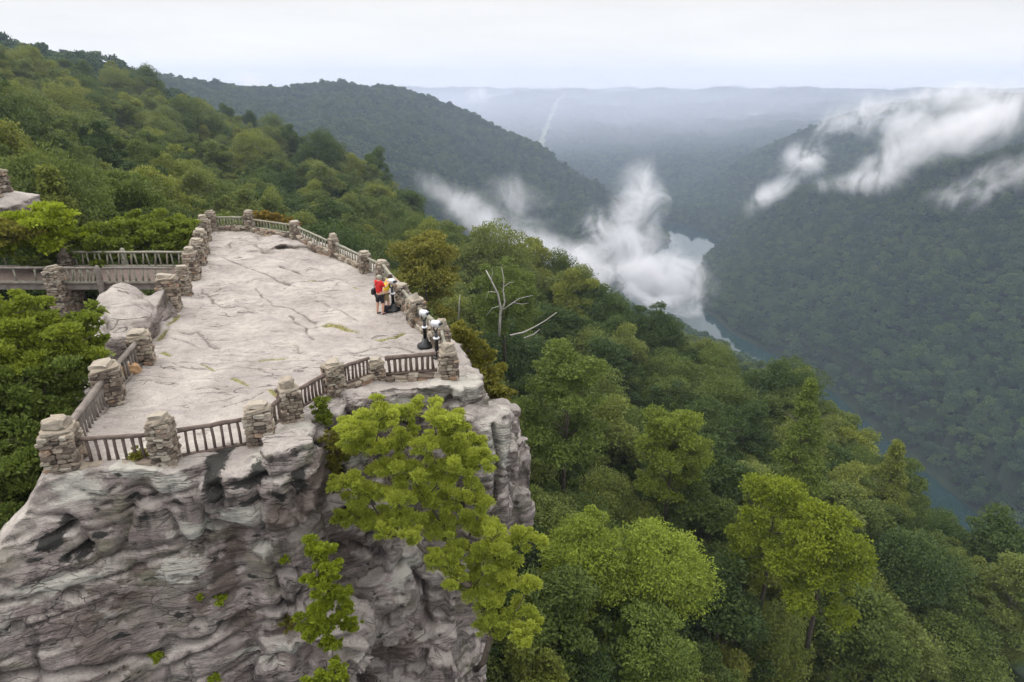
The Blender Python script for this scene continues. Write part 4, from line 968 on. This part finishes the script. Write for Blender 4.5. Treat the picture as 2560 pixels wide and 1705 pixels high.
# visibility along each azimuth: running highest sight line
te = (HZ+np.where(DD < 600, 14, 9)[:, None]-H)/DD[:, None]; run = np.maximum.accumulate(te, 0)
def visible(T, margin):
    fi = np.clip((np.log(T[:, 3])-LD[0])/(LD[1]-LD[0]), 0, NR-2).astype(int); fj = np.clip((T[:, 4]-AZ[0])/(AZ[1]-AZ[0]), 0, NA-1).astype(int)
    hor_ = np.maximum.reduce([run[np.maximum(fi-1, 0), np.clip(fj+q, 0, NA-1)]*0+run[np.maximum(fi-1, 0), fj] for q in (0,)])
    e = (T[:, 2]+16+margin-H)/T[:, 3]
    # inside the picture vertically as well
    low = e < hor_
    return ~low
from mathutils.geometry import intersect_point_quad_2d
def in_poly(x, y, poly, grow=0.0):
    c = poly.mean(0); n = len(poly); inside = np.zeros(len(x), bool)
    for i in range(n):
        a, b = poly[i], poly[(i+1) % n]
        cond = ((a[1] > y) != (b[1] > y)) & (x < (b[0]-a[0])*(y-a[1])/(b[1]-a[1]+1e-9)+a[0]); inside ^= cond
    if grow:
        d = np.full(len(x), 1e9)
        for i in range(n):
            a, b = poly[i], poly[(i+1) % n]; ab = b-a; t = np.clip(((x-a[0])*ab[0]+(y-a[1])*ab[1])/(ab@ab), 0, 1)
            d = np.minimum(d, np.hypot(x-a[0]-ab[0]*t, y-a[1]-ab[1]*t))
        inside |= d < grow
    return inside
near = scatter(24, 420, 6.4)
ok = ~in_poly(near[:, 0], near[:, 1], rim, 4.5)
ok &= ~((near[:, 1] > 27) & (near[:, 1] < 52) & (near[:, 0] < -14))      # bridge and its bushes
ok &= ~((near[:, 3] < 60) & (near[:, 0] < -12) & (near[:, 1] < 30))
ok &= ~((near[:, 3] < 38) & (near[:, 0] > -12))
near = near[ok]; near = near[visible(near, 4)]
near = near[np.argsort(near[:, 3])]
print('near trees', len(near))
def region(x, y, D, a):
    if a < azim(560, 500): return ('leafy tree on the wooded hillside rising behind the footbridge', 'trees on the hillside behind the footbridge')
    if a < azim(1150, 600): return ('leafy tree in the woods just beyond the far railing', 'trees beyond the far railing')
    if D < 62: return ('broad leafy tree low on the slope at the right foot of the cliff', 'trees at the right foot of the cliff')
    return ('leafy tree on the steep slope falling to the river', 'trees on the slope above the river')
specials = []
def keep_off(px, py, D, r):
    global near
    p = atD(px, py, D); near = near[np.hypot(near[:, 0]-p.x, near[:, 1]-p.y) > r*.72]; return p
def tree(loc, vi, sc, rz, label, group=None, mat=None, cat='tree', zs=1.0):
    cm, tm, r, tot, zt = VAR[vi]
    root = empty('tree', loc, rz); root.scale = (sc, sc, sc*zs)
    tag(root, label, cat, group)
    for nm, me_ in (('trunk', tm), ('crown', cm)):
        if mat and nm == 'crown':
            me_ = me_.copy(); me_.materials.clear(); me_.materials.append(mat)
        o = bpy.data.objects.new(nm, me_); COL.objects.link(o); o.parent = root
    return root
def feature_tree(px, py, D, vi, sc, mat, label, zs=1.0, r=5.0, cat='tree'):
    """top of the crown at pixel (px, py), D metres out"""
    p = keep_off(px, py, D, r); zt = VAR[vi][4]*sc*zs
    tree((p.x, p.y, p.z-zt), vi, sc, rn.uniform(0, 6), label, mat=mat, zs=zs, cat=cat)
feature_tree(1060, 575, 66, 1, 1.15, M_olive, 'rusty green tree standing just right of the hikers behind the rail', r=5.5)
feature_tree(1260, 640, 80, 0, 1.1, M_mid, 'rounded green tree behind the bare dead tree', r=4)
feature_tree(2030, 945, 74, 5, 1.15, M_pine, 'lone ragged pine standing out against the river gorge', r=4.5)
feature_tree(1960, 1175, 60, 4, 1.2, M_lime, 'bright yellow green tree low on the right slope', r=5)
feature_tree(2090, 1270, 55, 1, 1.2, M_lime, 'second yellow green crown merging with the brightest tree', r=3.5)
feature_tree(1420, 850, 60, 4, 1.25, M_mid, 'tall domed mid green tree right of the cliff', r=4.5)
feature_tree(1470, 1285, 44, 0, 1.0, M_bright, 'bright leafy crown beside the foot of the cliff', r=5)
feature_tree(1660, 1300, 46, 2, 1.0, M_bright, 'broad bright green crown left of the yellow green tree', r=5)
feature_tree(1690, 1020, 68, 1, 1.3, M_bright, 'pale topped tree in the middle of the right slope', r=4)
feature_tree(1640, 1530, 40, 1, 1.1, M_mid, 'blue green leafy crown at the bottom edge of the slope', r=4)
feature_tree(310, 420, 75, 1, 1.0, M_mid, 'pointed mid green tree standing forward of the dark hillside woods', r=5)

NT = min(270, len(near))
for k in range(NT):
    x, y, z, D, a = near[k]
    lb, gr = region(x, y, D, a); vi = int(rn.choice([0, 1, 2, 3, 4, 0, 2, 4]) if rn.rand() > .05 else 5)
    tree((x, y, z-.5), vi, float(np.clip(1.22*math.exp(rn.normal()*.2), .8, 1.75)), rn.uniform(0, 6.28), lb, gr)
rest = near[NT:]
def clear_at(T):
    fr = np.clip((T[:, 3]-3000)/1400, 0, 1); azl = azim(1345, 345)*(1-fr)+azim(1412, 228)*fr
    return (np.abs(T[:, 4]-azl) < .0031+.0015*(1-fr)) & (T[:, 3] > 2950) & (T[:, 3] < 4450)
FS = [(rest, 1.0, 1)]
for D0, D1, cell, s, mg in ((420, 1100, 8.8, 1.3, 12), (1100, 2000, 9.2, 1.25, 15), (2000, 3200, 12.5, 1.6, 20), (3200, 5000, 19, 2.2, 25), (5000, 6100, 32, 3.2, 40)):
    T = scatter(D0, D1, cell); T = T[T[:, 2] > RIVER_Z+2.5]; T = T[visible(T, mg)]; T = T[~clear_at(T)]
    print('far', D0, len(T)); FS.append((T, s, 0))
# geometry node instancer
def forest(name, T, sc, coll, ncoll, sink, label):
    n = len(T); me = bpy.data.meshes.new(name); me.vertices.add(n); V = T[:, :3].copy(); V[:, 2] += sink; me.vertices.foreach_set('co', V.astype(np.float32).ravel())
    s = np.clip(np.exp(rn.normal(size=n)*.25), .6, 1.6)*sc; z = rn.uniform(.85, 1.3, n)
    a = me.attributes.new('scl', 'FLOAT_VECTOR', 'POINT'); a.data.foreach_set('vector', np.stack([s, s, s*z], 1).astype(np.float32).ravel())
    a = me.attributes.new('rot', 'FLOAT_VECTOR', 'POINT'); a.data.foreach_set('vector', np.stack([0*s, 0*s, rn.uniform(0, 6.28, n)], 1).astype(np.float32).ravel())
    a = me.attributes.new('kindidx', 'INT', 'POINT'); a.data.foreach_set('value', rn.randint(0, ncoll, n).astype(np.int32))
    o = bpy.data.objects.new(name, me); COL.objects.link(o)
    g = bpy.data.node_groups.new(name, 'GeometryNodeTree'); g.interface.new_socket('Geometry', in_out='INPUT', socket_type='NodeSocketGeometry'); g.interface.new_socket('Geometry', in_out='OUTPUT', socket_type='NodeSocketGeometry')
    gi = g.nodes.new('NodeGroupInput'); go = g.nodes.new('NodeGroupOutput'); ip = g.nodes.new('GeometryNodeInstanceOnPoints'); ci = g.nodes.new('GeometryNodeCollectionInfo')
    ci.inputs['Collection'].default_value = coll; ci.inputs['Separate Children'].default_value = True; ci.inputs['Reset Children'].default_value = True
    ip.inputs['Pick Instance'].default_value = True
    def na(nm, ty): q = g.nodes.new('GeometryNodeInputNamedAttribute'); q.data_type = ty; q.inputs['Name'].default_value = nm; return q.outputs['Attribute']
    g.links.new(gi.outputs[0], ip.inputs['Points']); g.links.new(ci.outputs[0], ip.inputs['Instance'])
    g.links.new(na('kindidx', 'INT'), ip.inputs['Instance Index']); g.links.new(na('scl', 'FLOAT_VECTOR'), ip.inputs['Scale'])
    e2r = g.nodes.new('FunctionNodeEulerToRotation'); g.links.new(na('rot', 'FLOAT_VECTOR'), e2r.inputs[0]); g.links.new(e2r.outputs[0], ip.inputs['Rotation'])
    g.links.new(ip.outputs[0], go.inputs[0])
    mdd = o.modifiers.new('scatter', 'NODES'); mdd.node_group = g
    tag(o, label, 'forest', kind='stuff'); return o
NC = bpy.data.collections.new('hillside_crowns')
for vi, v in enumerate(VAR[:5]):
    o = bpy.data.objects.new('hillside_crown', v[0]); NC.objects.link(o)
forest('forest', rest, 1.25, NC, 5, -.5, 'dense leafy woods covering the near hillside')
TT = np.concatenate([np.concatenate([T, np.full((len(T), 1), s)], 1) for T, s, q in FS[1:]])
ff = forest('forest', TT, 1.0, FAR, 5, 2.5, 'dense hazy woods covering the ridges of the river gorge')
a = ff.data.attributes['scl']; n = len(TT); s = np.clip(np.exp(rn.normal(size=n)*.26), .6, 1.7)*TT[:, 5]*.95; z = rn.uniform(.85, 1.3, n)/np.maximum(1, TT[:, 5]/1.1)
a.data.foreach_set('vector', np.stack([s, s, s*z], 1).astype(np.float32).ravel())

ug = scatter(24, 190, 3.1); ug = ug[~in_poly(ug[:, 0], ug[:, 1], rim, 3.0)]
ug = ug[~((ug[:, 3] < 62) & (ug[:, 0] < -12) & (ug[:, 1] < 30))]
ug = ug[~((ug[:, 1] > 28) & (ug[:, 1] < 50) & (ug[:, 0] < -14) & (ug[:, 0] > -50))]
ul = scatter(14, 70, 3.0); ul = ul[(ul[:, 0] < -15) & (ul[:, 1] < 51) & ~in_poly(ul[:, 0], ul[:, 1], rim, 2.5)]
forest('undergrowth', ul, .6, NC, 5, -3.0, 'low leafy growth on the shaded ground below the footbridge')
forest('undergrowth', ug, .78, NC, 5, -1.2, 'leafy understory filling the gaps between the slope trees')

# shrubs and the trees close to the platform, leaf by leaf
def shrub(name, clumps, n, size, mat, label, cat='shrub', seed=0, stems=None, group=None, radial=.6, aspect=.5, fill=.2, droop=.2, up=.5):
    """clumps [(world point, radius)]"""
    rn_ = np.random.RandomState(900+seed); base = Vector(clumps[0][0]) if stems is None else Vector(stems)
    root = empty(name, base); tag(root, label, cat, group)
    cl = []
    for c, r in clumps:
        c = np.array(c)-np.array(base)
        cl.append((c, (r*.62, r*.62, r*.45)))
        for _ in range(11):
            d = rn_.normal(size=3); d /= np.linalg.norm(d); q = r*rn_.uniform(.16, .42); cl.append((c+d*r*rn_.uniform(.5, 1.15)*np.array([1, 1, .75]), (q*rn_.uniform(.8, 1.5), q*rn_.uniform(.8, 1.5), q*.6)))
    V, Fq, tn = leaf_cloud(rn_, cl, n, size, aspect=aspect, fill=fill, droop=droop, up=up, radial=radial)
    mesh_np('foliage', V, Fq, mat, False, root, {'tone': tn})
    mb = MB(); pts = [Vector(c)-base for c, r in clumps]; rr_ = [r for c, r in clumps]
    order = sorted(range(len(pts)), key=lambda q: pts[q].length); nodes = [Vector((0, 0, -.2))]; par = [-1]
    for q in order:
        p_ = pts[q]-Vector((0, 0, rr_[q]*.3)); best = min(range(len(nodes)), key=lambda z_: (nodes[z_]-p_).length+.45*nodes[z_].length)
        nodes.append(p_); par.append(best)
    load = [1]*len(nodes)
    for q in range(len(nodes)-1, 0, -1): load[par[q]] += load[q]
    sc_ = .010+.06*max(rr_)
    for q in range(1, len(nodes)):
        a_, b_ = nodes[par[q]], nodes[q]; L = (b_-a_).length; m_ = (a_+b_)/2+Vector((rn_.uniform(-.12, .12), rn_.uniform(-.12, .12), -.06))*L
        r0_ = sc_*math.sqrt(load[q])*.42; mb.tube([a_, m_, b_], [r0_, r0_*.85, r0_*.7], 6)
    for c, r in zip(pts, rr_):
        for _ in range(5):
            d = Vector(rn_.normal(size=3)).normalized()*r*.95; d.z = abs(d.z)*.6; mb.tube([c-Vector((0, 0, r*.3)), c+d*.5, c+d], [sc_*.35, sc_*.22, sc_*.1], 4)
    mb.build('stems', M_bark, root, True)
    return root
def PC(lst, D, r, jit=.5, seed=0):
    r_ = random.Random(seed); return [(atD(a, b, D+r_.uniform(-jit, jit)), r*r_.uniform(.8, 1.2)*(q[0] if q else 1)) for a, b, *q in lst]
big = [(890, 1065), (950, 1035), (1020, 1030), (1090, 1040), (1135, 1065), (925, 1115), (1000, 1095), (1070, 1110), (1140, 1125), (870, 1085, .8),
       (960, 1165), (1030, 1170), (1100, 1170), (1165, 1165), (1215, 1145, .7), (1190, 1100, .6), (860, 1205, .8), (915, 1225), (990, 1235), (1060, 1235), (1130, 1240), (1190, 1245, .9),
       (850, 1290, .6), (905, 1285, .8), (960, 1300), (1010, 1290, .9), (1110, 1310), (1180, 1310), (1240, 1330), (1300, 1345, .8), (1345, 1350, .5), (1025, 1330, .7), (970, 1330, .6),
       (1140, 1370), (1210, 1385), (1280, 1400), (1130, 1430, .9), (1190, 1450), (1250, 1460), (1320, 1460, .8), (1210, 1520), (1280, 1535, .9), (1230, 1570, .8), (1310, 1585, .7), (1335, 1550, .6), (1090, 1390, .7)]
cl = []
for i_, (a_, b_, *q_) in enumerate(big):
    D_ = np.interp(b_, [1030, 1250, 1450, 1600], [16.8, 16.6, 15.6, 15.0])+random.Random(i_).uniform(-.7, .5)
    cl.append((atD(a_, b_, D_), .53*(q_[0] if q_ else 1)))
cl.sort(key=lambda c: c[0].z)
st = atD(1190, 1660, 16.4)
shrub('pine_tree', cl, 170000, .046, M_yellowgreen, 'large yellow green pine leaning out in front of the broken cliff', 'tree', 1, stems=st, aspect=.38, radial=.75)
shrub('shrub', PC([(800, 1375), (830, 1420), (790, 1450), (840, 1480), (800, 1520), (860, 1530), (820, 1570), (780, 1560), (880, 1560, .7), (830, 1610, .8), (770, 1580, .7), (840, 1650, .5)], 14.2, .34, .2, 2), 24000, .042, M_lime, 'bright lime shrub hanging down the right part of the cliff face', seed=2)
shrub('shrub', PC([(840, 1680), (800, 1700), (860, 1700), (770, 1720)], 13.3, .25, .2, 3), 2500, .05, M_lime, 'lime coloured shrub cut by the bottom edge of the picture', seed=3)
shrub('shrub', PC([(800, 1010), (805, 1040)], 18.6, .32, .1, 4), 1500, .06, M_bright, 'small green shrub growing behind the railing above the crevice', seed=4)
shrub('shrub', PC([(835, 1100), (850, 1140), (825, 1180), (850, 1200)], 17.6, .36, .1, 5), 2600, .06, M_olive, 'dull green shrub rooted in the dark crevice', seed=5)
p = spot(345, 1140); shrub('shrub', [((p.x, p.y-.08, p.z+.1), .22), ((p.x+.15, p.y-.08, p.z), .16)], 700, .05, M_olive, 'tuft growing at the base of the railing next to the tall middle pier', seed=6)
for k_, (a_, b_, r_, l_) in enumerate([(500, 1490, .10, 'tiny yellow tuft on the lower middle of the cliff face'), (555, 1495, .17, 'small yellow green tuft right of the tiniest tuft on the cliff'), (715, 1395, .14, 'little tuft high on the cliff face near the lime shrub'), (395, 1640, .2, 'green fern clump in the long crack at the bottom of the cliff'), (540, 1690, .16, 'yellow green tuft at the very bottom of the cliff face'), (720, 1555, .3, 'brown green mossy clump left of the lime shrub')]):
    p = spot(a_, b_); shrub('plant', [((p.x, p.y-.05, p.z+.03), r_)], int(4000*r_), .04, M_lime if k_ != 5 else M_olive, l_, 'plant', 20+k_)
# bushes along the rim on the right
shrub('bush', PC([(1160, 850), (1190, 890), (1220, 930), (1180, 930), (1240, 980), (1200, 990), (1225, 1020), (1150, 830, .7)], 25.5, .75, .5, 7), 12000, .10, M_olive, 'olive and orange bush hugging the cliff right of the corner pier', 'bush', 7)
shrub('bush', PC([(650, 548), (675, 545), (700, 553), (725, 560)], 47.5, .6, .3, 8), 3000, .1, M_rust, 'orange tinted bush behind the far railing', 'bush', 8)
# bushes behind the bridge
shrub('bush', PC([(20, 560), (70, 555), (120, 545), (150, 575), (60, 600), (110, 600), (190, 600, .8), (10, 610), (230, 590, .6)], 43, 1.05, 1.0, 9), 14000, .13, M_lime, 'yellow green bush on the knoll behind the left part of the bridge', 'bush', 9, stems=atD(100, 680, 43))
shrub('bush', PC([(0, 590), (30, 570), (60, 575)], 41.5, .7, .4, 10), 4500, .12, M_olive, 'reddish olive bush mixed with the yellow green bush', 'bush', 10)
shrub('bush', PC([(290, 590), (330, 565), (380, 570), (300, 620), (360, 610), (410, 600), (250, 620, .8)], 43, 1.1, 1, 11), 13000, .13, M_bright, 'soft green bush behind the middle of the bridge', 'bush', 11, stems=atD(340, 690, 43))
shrub('bush', PC([(420, 570), (455, 560), (470, 590), (440, 610)], 43, .9, .6, 12), 8000, .13, M_bright, 'soft green bush right beside the left row of piers', 'bush', 12, stems=atD(450, 670, 43))
shrub('bush', PC([(230, 650), (160, 650), (340, 645), (70, 640), (420, 640)], 43, .9, 1, 13), 9000, .12, M_mid, 'mid green growth right behind the rear bridge railing', 'bush', 13, stems=atD(240, 710, 40))
# leafy trees below the left edge of the platform
lf = [(10, 785), (70, 805), (125, 835), (165, 875), (30, 840), (100, 870), (150, 900), (195, 850, .6), (40, 910), (110, 930), (190, 940), (20, 980), (90, 1010), (150, 1030, .8), (30, 1060), (90, 1090), (-60, 815), (-60, 900), (-60, 1000), (40, 1150), (100, 1150, .7), (10, 1230), (50, 1210), (-60, 1120), (-50, 1220)]
cl = []
for i_, (a_, b_, *q_) in enumerate(lf):
    D_ = np.interp(b_, [750, 1000, 1250], [26, 23.2, 21.5])+random.Random(i_+40).uniform(-.5, .5)
    cl.append((atD(a_, b_, D_), .95*(q_[0] if q_ else 1)))
up_ = [c for c in cl[:9]+cl[16:18]]; lo2 = [c for c in cl[9:16]+cl[18:]]
shrub('tree', up_, 50000, .072, M_leafy, 'bright green leafy tree top left of the platform below the bridge', 'tree', 14, stems=(-19.5, 21.5, -12))
shrub('tree', lo2, 50000, .072, M_mid, 'darker green leafy tree below the left railing near the frame edge', 'tree', 15, stems=(-17.5, 19, -12))
shrub('shrub', PC([(215, 790), (225, 830), (240, 870, .6)], 25, .5, .2, 16), 1800, .09, M_bright, 'light green sprigs against the dark gap under the bridge', seed=16)

# ------------------------------------------------------------------ dead tree
def dead(name, base, paths, label, cat='dead tree'):
    root = empty(name, base); tag(root, label, cat)
    for nm, P_s, R_ in paths:
        mb = MB(); mb.tube([Vector(q)-Vector(base) for q in P_s], list(np.linspace(R_, R_*.35, len(P_s))), 6); mb.build(nm, M_dead, root, True)
DT = 46
def dp(*L): r_ = random.Random(len(L)); return [atD(a, b, DT+r_.uniform(-.3, .3)) for a, b in L]
dead('dead_tree', atD(1248, 830, DT), [
    ('trunk', dp((1248, 840), (1250, 800), (1252, 770), (1245, 735), (1228, 700), (1215, 675)), .11),
    ('branch', dp((1252, 785), (1262, 755), (1258, 725), (1260, 700), (1254, 668)), .07), ('branch', dp((1240, 730), (1222, 728), (1212, 750)), .035),
    ('branch', dp((1256, 775), (1280, 758), (1300, 745), (1332, 738)), .045), ('branch', dp((1284, 756), (1305, 760), (1322, 757)), .03),
    ('branch', dp((1228, 700), (1232, 680), (1228, 670)), .03), ('branch', dp((1262, 715), (1275, 705), (1285, 706)), .03), ('branch', dp((1247, 765), (1230, 770), (1216, 790)), .03)],
    'bare white dead tree among green crowns right of the rail')
dead('fallen_branch', atD(1275, 842, 42), [('branch', [atD(a, b, 42) for a, b in ((1275, 838), (1310, 830), (1340, 815), (1365, 800), (1392, 780))], .06), ('branch', [atD(a, b, 41.6) for a, b in ((1310, 845), (1335, 835), (1350, 822))], .05)], 'bare white leaning limbs just below the dead tree', 'dead branch')
dead('snag', atD(1146, 800, 40), [('trunk', [atD(a, b, 40) for a, b in ((1146, 800), (1148, 760), (1150, 735))], .05)], 'thin grey snag trunk between the hikers and the dead tree', 'dead tree')

# ------------------------------------------------------------------ haze and fog
hz = bpy.data.meshes.new('haze'); b = bmesh.new(); bmesh.ops.create_cube(b, size=1); b.to_mesh(hz); b.free()
ho = bpy.data.objects.new('haze', hz); COL.objects.link(ho)
ZT = max(float(HZ.max())+30, 120); ho.scale = (13200, 13200, ZT+402); ho.location = (0, 0, (ZT-402)/2)
m = NM('haze_air'); pv = m.n('ShaderNodeVolumePrincipled'); pv.inputs['Color'].default_value = (0.66, 0.77, 1.0, 1); pv.inputs['Density'].default_value = 0.00016; pv.inputs['Anisotropy'].default_value = 0.1
m.l(pv.outputs[0], m.out.inputs['Volume']); hz.materials.append(m.m); tag(ho, 'pale blue haze filling the gorge', 'haze', kind='stuff')
def fog_mat():
    m = NM('fog_cloud'); tcn = m.n('ShaderNodeTexCoord'); ln = m.n('ShaderNodeVectorMath', operation='LENGTH'); m.l(tcn.outputs['Object'], ln.inputs[0])
    fall = m.math('SUBTRACT', 1.0, m.math('POWER', ln.outputs['Value'], 2.0))
    ns = m.noise(0.015, 8, 0.68, vec=m.pos((1, 1, .9)), dist=1.2)
    v = m.math('ADD', m.math('MULTIPLY', fall, 1.0), m.math('MULTIPLY', m.math('SUBTRACT', ns, .5), 4.6))
    v = m.math('SUBTRACT', v, .36)
    v = m.math('MULTIPLY', m.math('POWER', m.math('MINIMUM', m.math('MAXIMUM', v, 0.0), 1.2), 1.7), m.math('MAXIMUM', fall, 0.0))
    oc = m.n('ShaderNodeObjectInfo')
    v = m.math('MULTIPLY', v, m.math('MULTIPLY', oc.outputs['Alpha'], .042))
    pv = m.n('ShaderNodeVolumePrincipled'); pv.inputs['Color'].default_value = (.985, .98, 1, 1); m.l(v, pv.inputs['Density'])
    m.l(pv.outputs[0], m.out.inputs['Volume'])
    try: m.m.cycles.volume_step_rate = 0.7
    except Exception: pass
    return m.m
M_fog = fog_mat()
def fog(px, py, D, rx, ry, rz, dens, label, rot=0.0, tilt=0.0):
    b = bmesh.new(); bmesh.ops.create_icosphere(b, subdivisions=3, radius=1); me = bpy.data.meshes.new('fog'); b.to_mesh(me); b.free(); me.materials.append(M_fog)
    o = bpy.data.objects.new('fog', me); COL.objects.link(o); o.location = atD(px, py, D); o.scale = (rx, ry, rz); o.rotation_euler = (0, tilt, rot); o.color = (1, 1, 1, dens)
    tag(o, label, 'fog', 'fog banks drifting in the gorge', 'stuff')
def mist(loc, size, dens, label):
    b = bmesh.new(); bmesh.ops.create_icosphere(b, subdivisions=4, radius=1); me = bpy.data.meshes.new('mist'); b.to_mesh(me); b.free()
    m = NM('mist_air'); pv = m.n('ShaderNodeVolumePrincipled'); pv.inputs['Color'].default_value = (.86, .89, 1, 1); tcn = m.n('ShaderNodeTexCoord'); ln = m.n('ShaderNodeVectorMath', operation='LENGTH'); m.l(tcn.outputs['Object'], ln.inputs[0])
    fl_ = m.math('MAXIMUM', m.math('SUBTRACT', 1.0, m.math('POWER', ln.outputs['Value'], 2.0)), 0.0); m.l(m.math('MULTIPLY', m.math('MULTIPLY', fl_, fl_), dens), pv.inputs['Density'])
    m.l(pv.outputs[0], m.out.inputs['Volume']); me.materials.append(m.m)
    o = bpy.data.objects.new('mist', me); COL.objects.link(o); o.location = loc; o.scale = size; tag(o, label, 'mist', None, 'stuff')
mist((700, 3900, -190), (4200, 1700, 290), .0016, 'pale mist lying in the distant part of the gorge')
fog(1650, 745, 1120, 130, 160, 120, 1.35, 'thick fog bank lying over the river bend')
fog(1545, 610, 1250, 120, 120, 105, 1.0, 'tall plume of fog rising over the river bend')
fog(1600, 500, 1300, 70, 80, 95, .9, 'ragged top of the tall fog plume')
fog(1450, 690, 1100, 130, 120, 75, 1.0, 'fog patch left of the tall plume')
fog(1300, 610, 1000, 120, 100, 50, .5, 'thin fog low on the left side of the gorge', tilt=.5)
fog(1380, 640, 1050, 110, 90, 45, .6, 'fog trailing from the plume towards the left slope', tilt=.5)
fog(1100, 480, 1000, 70, 60, 26, .5, 'faint upper tip of the left fog drift', tilt=.7)
fog(1190, 535, 950, 95, 80, 38, .8, 'wispy fog drift up the left side of the gorge', tilt=.65)
fog(1290, 500, 1100, 90, 80, 55, .22, 'faint fog above the left drift', tilt=.3)
fog(1930, 480, 1380, 75, 60, 30, 1.0, 'lower end of the slanting fog streak on the right slope', tilt=-.75)
fog(2010, 400, 1500, 80, 80, 55, .9, 'upper end of the slanting fog streak on the right slope', tilt=-.75)
fog(2130, 455, 1200, 95, 50, 26, .9, 'low tongue of fog reaching left along the dark slope', tilt=-.15)
fog(2240, 400, 1200, 90, 60, 50, 1.0, 'fog billow in the middle of the right slope', tilt=-.6)
fog(2370, 330, 1150, 130, 90, 48, .95, 'large white fog billow high on the right slope', tilt=-.35)
fog(2510, 290, 1150, 120, 90, 44, .8, 'fog reaching the right edge near the ridge top', tilt=-.3)
fog(2160, 290, 2200, 190, 150, 75, .5, 'thin fog over the crest of the right ridge', tilt=-.3)
fog(2420, 235, 2000, 260, 150, 45, .5, 'veil of cloud over the topmost right ridge', tilt=-.1)
fog(2240, 310, 1800, 110, 100, 60, .5, 'faint fog between the two right ridges', tilt=-.3)
fog(2500, 440, 1050, 90, 70, 28, .8, 'small fog wisp low on the right slope', tilt=-.6)
fog(2360, 490, 1000, 45, 40, 20, .9, 'smallest fog wisp on the dark right slope', tilt=-.5)
fog(1900, 300, 3600, 110, 120, 60, .25, 'small pale fog streak on the far ridge', tilt=.7)
fog(1545, 275, 4000, 90, 90, 45, .3, 'faint fog streak near the power line cut', tilt=.7)
fog(1195, 240, 4200, 120, 140, 80, .5, 'distant white fog puff beyond the middle ridge')
fog(640, 212, 1640, 70, 60, 26, .35, 'thin fog in the saddle of the left ridge', tilt=.5)
print('objects', len(bpy.data.objects))
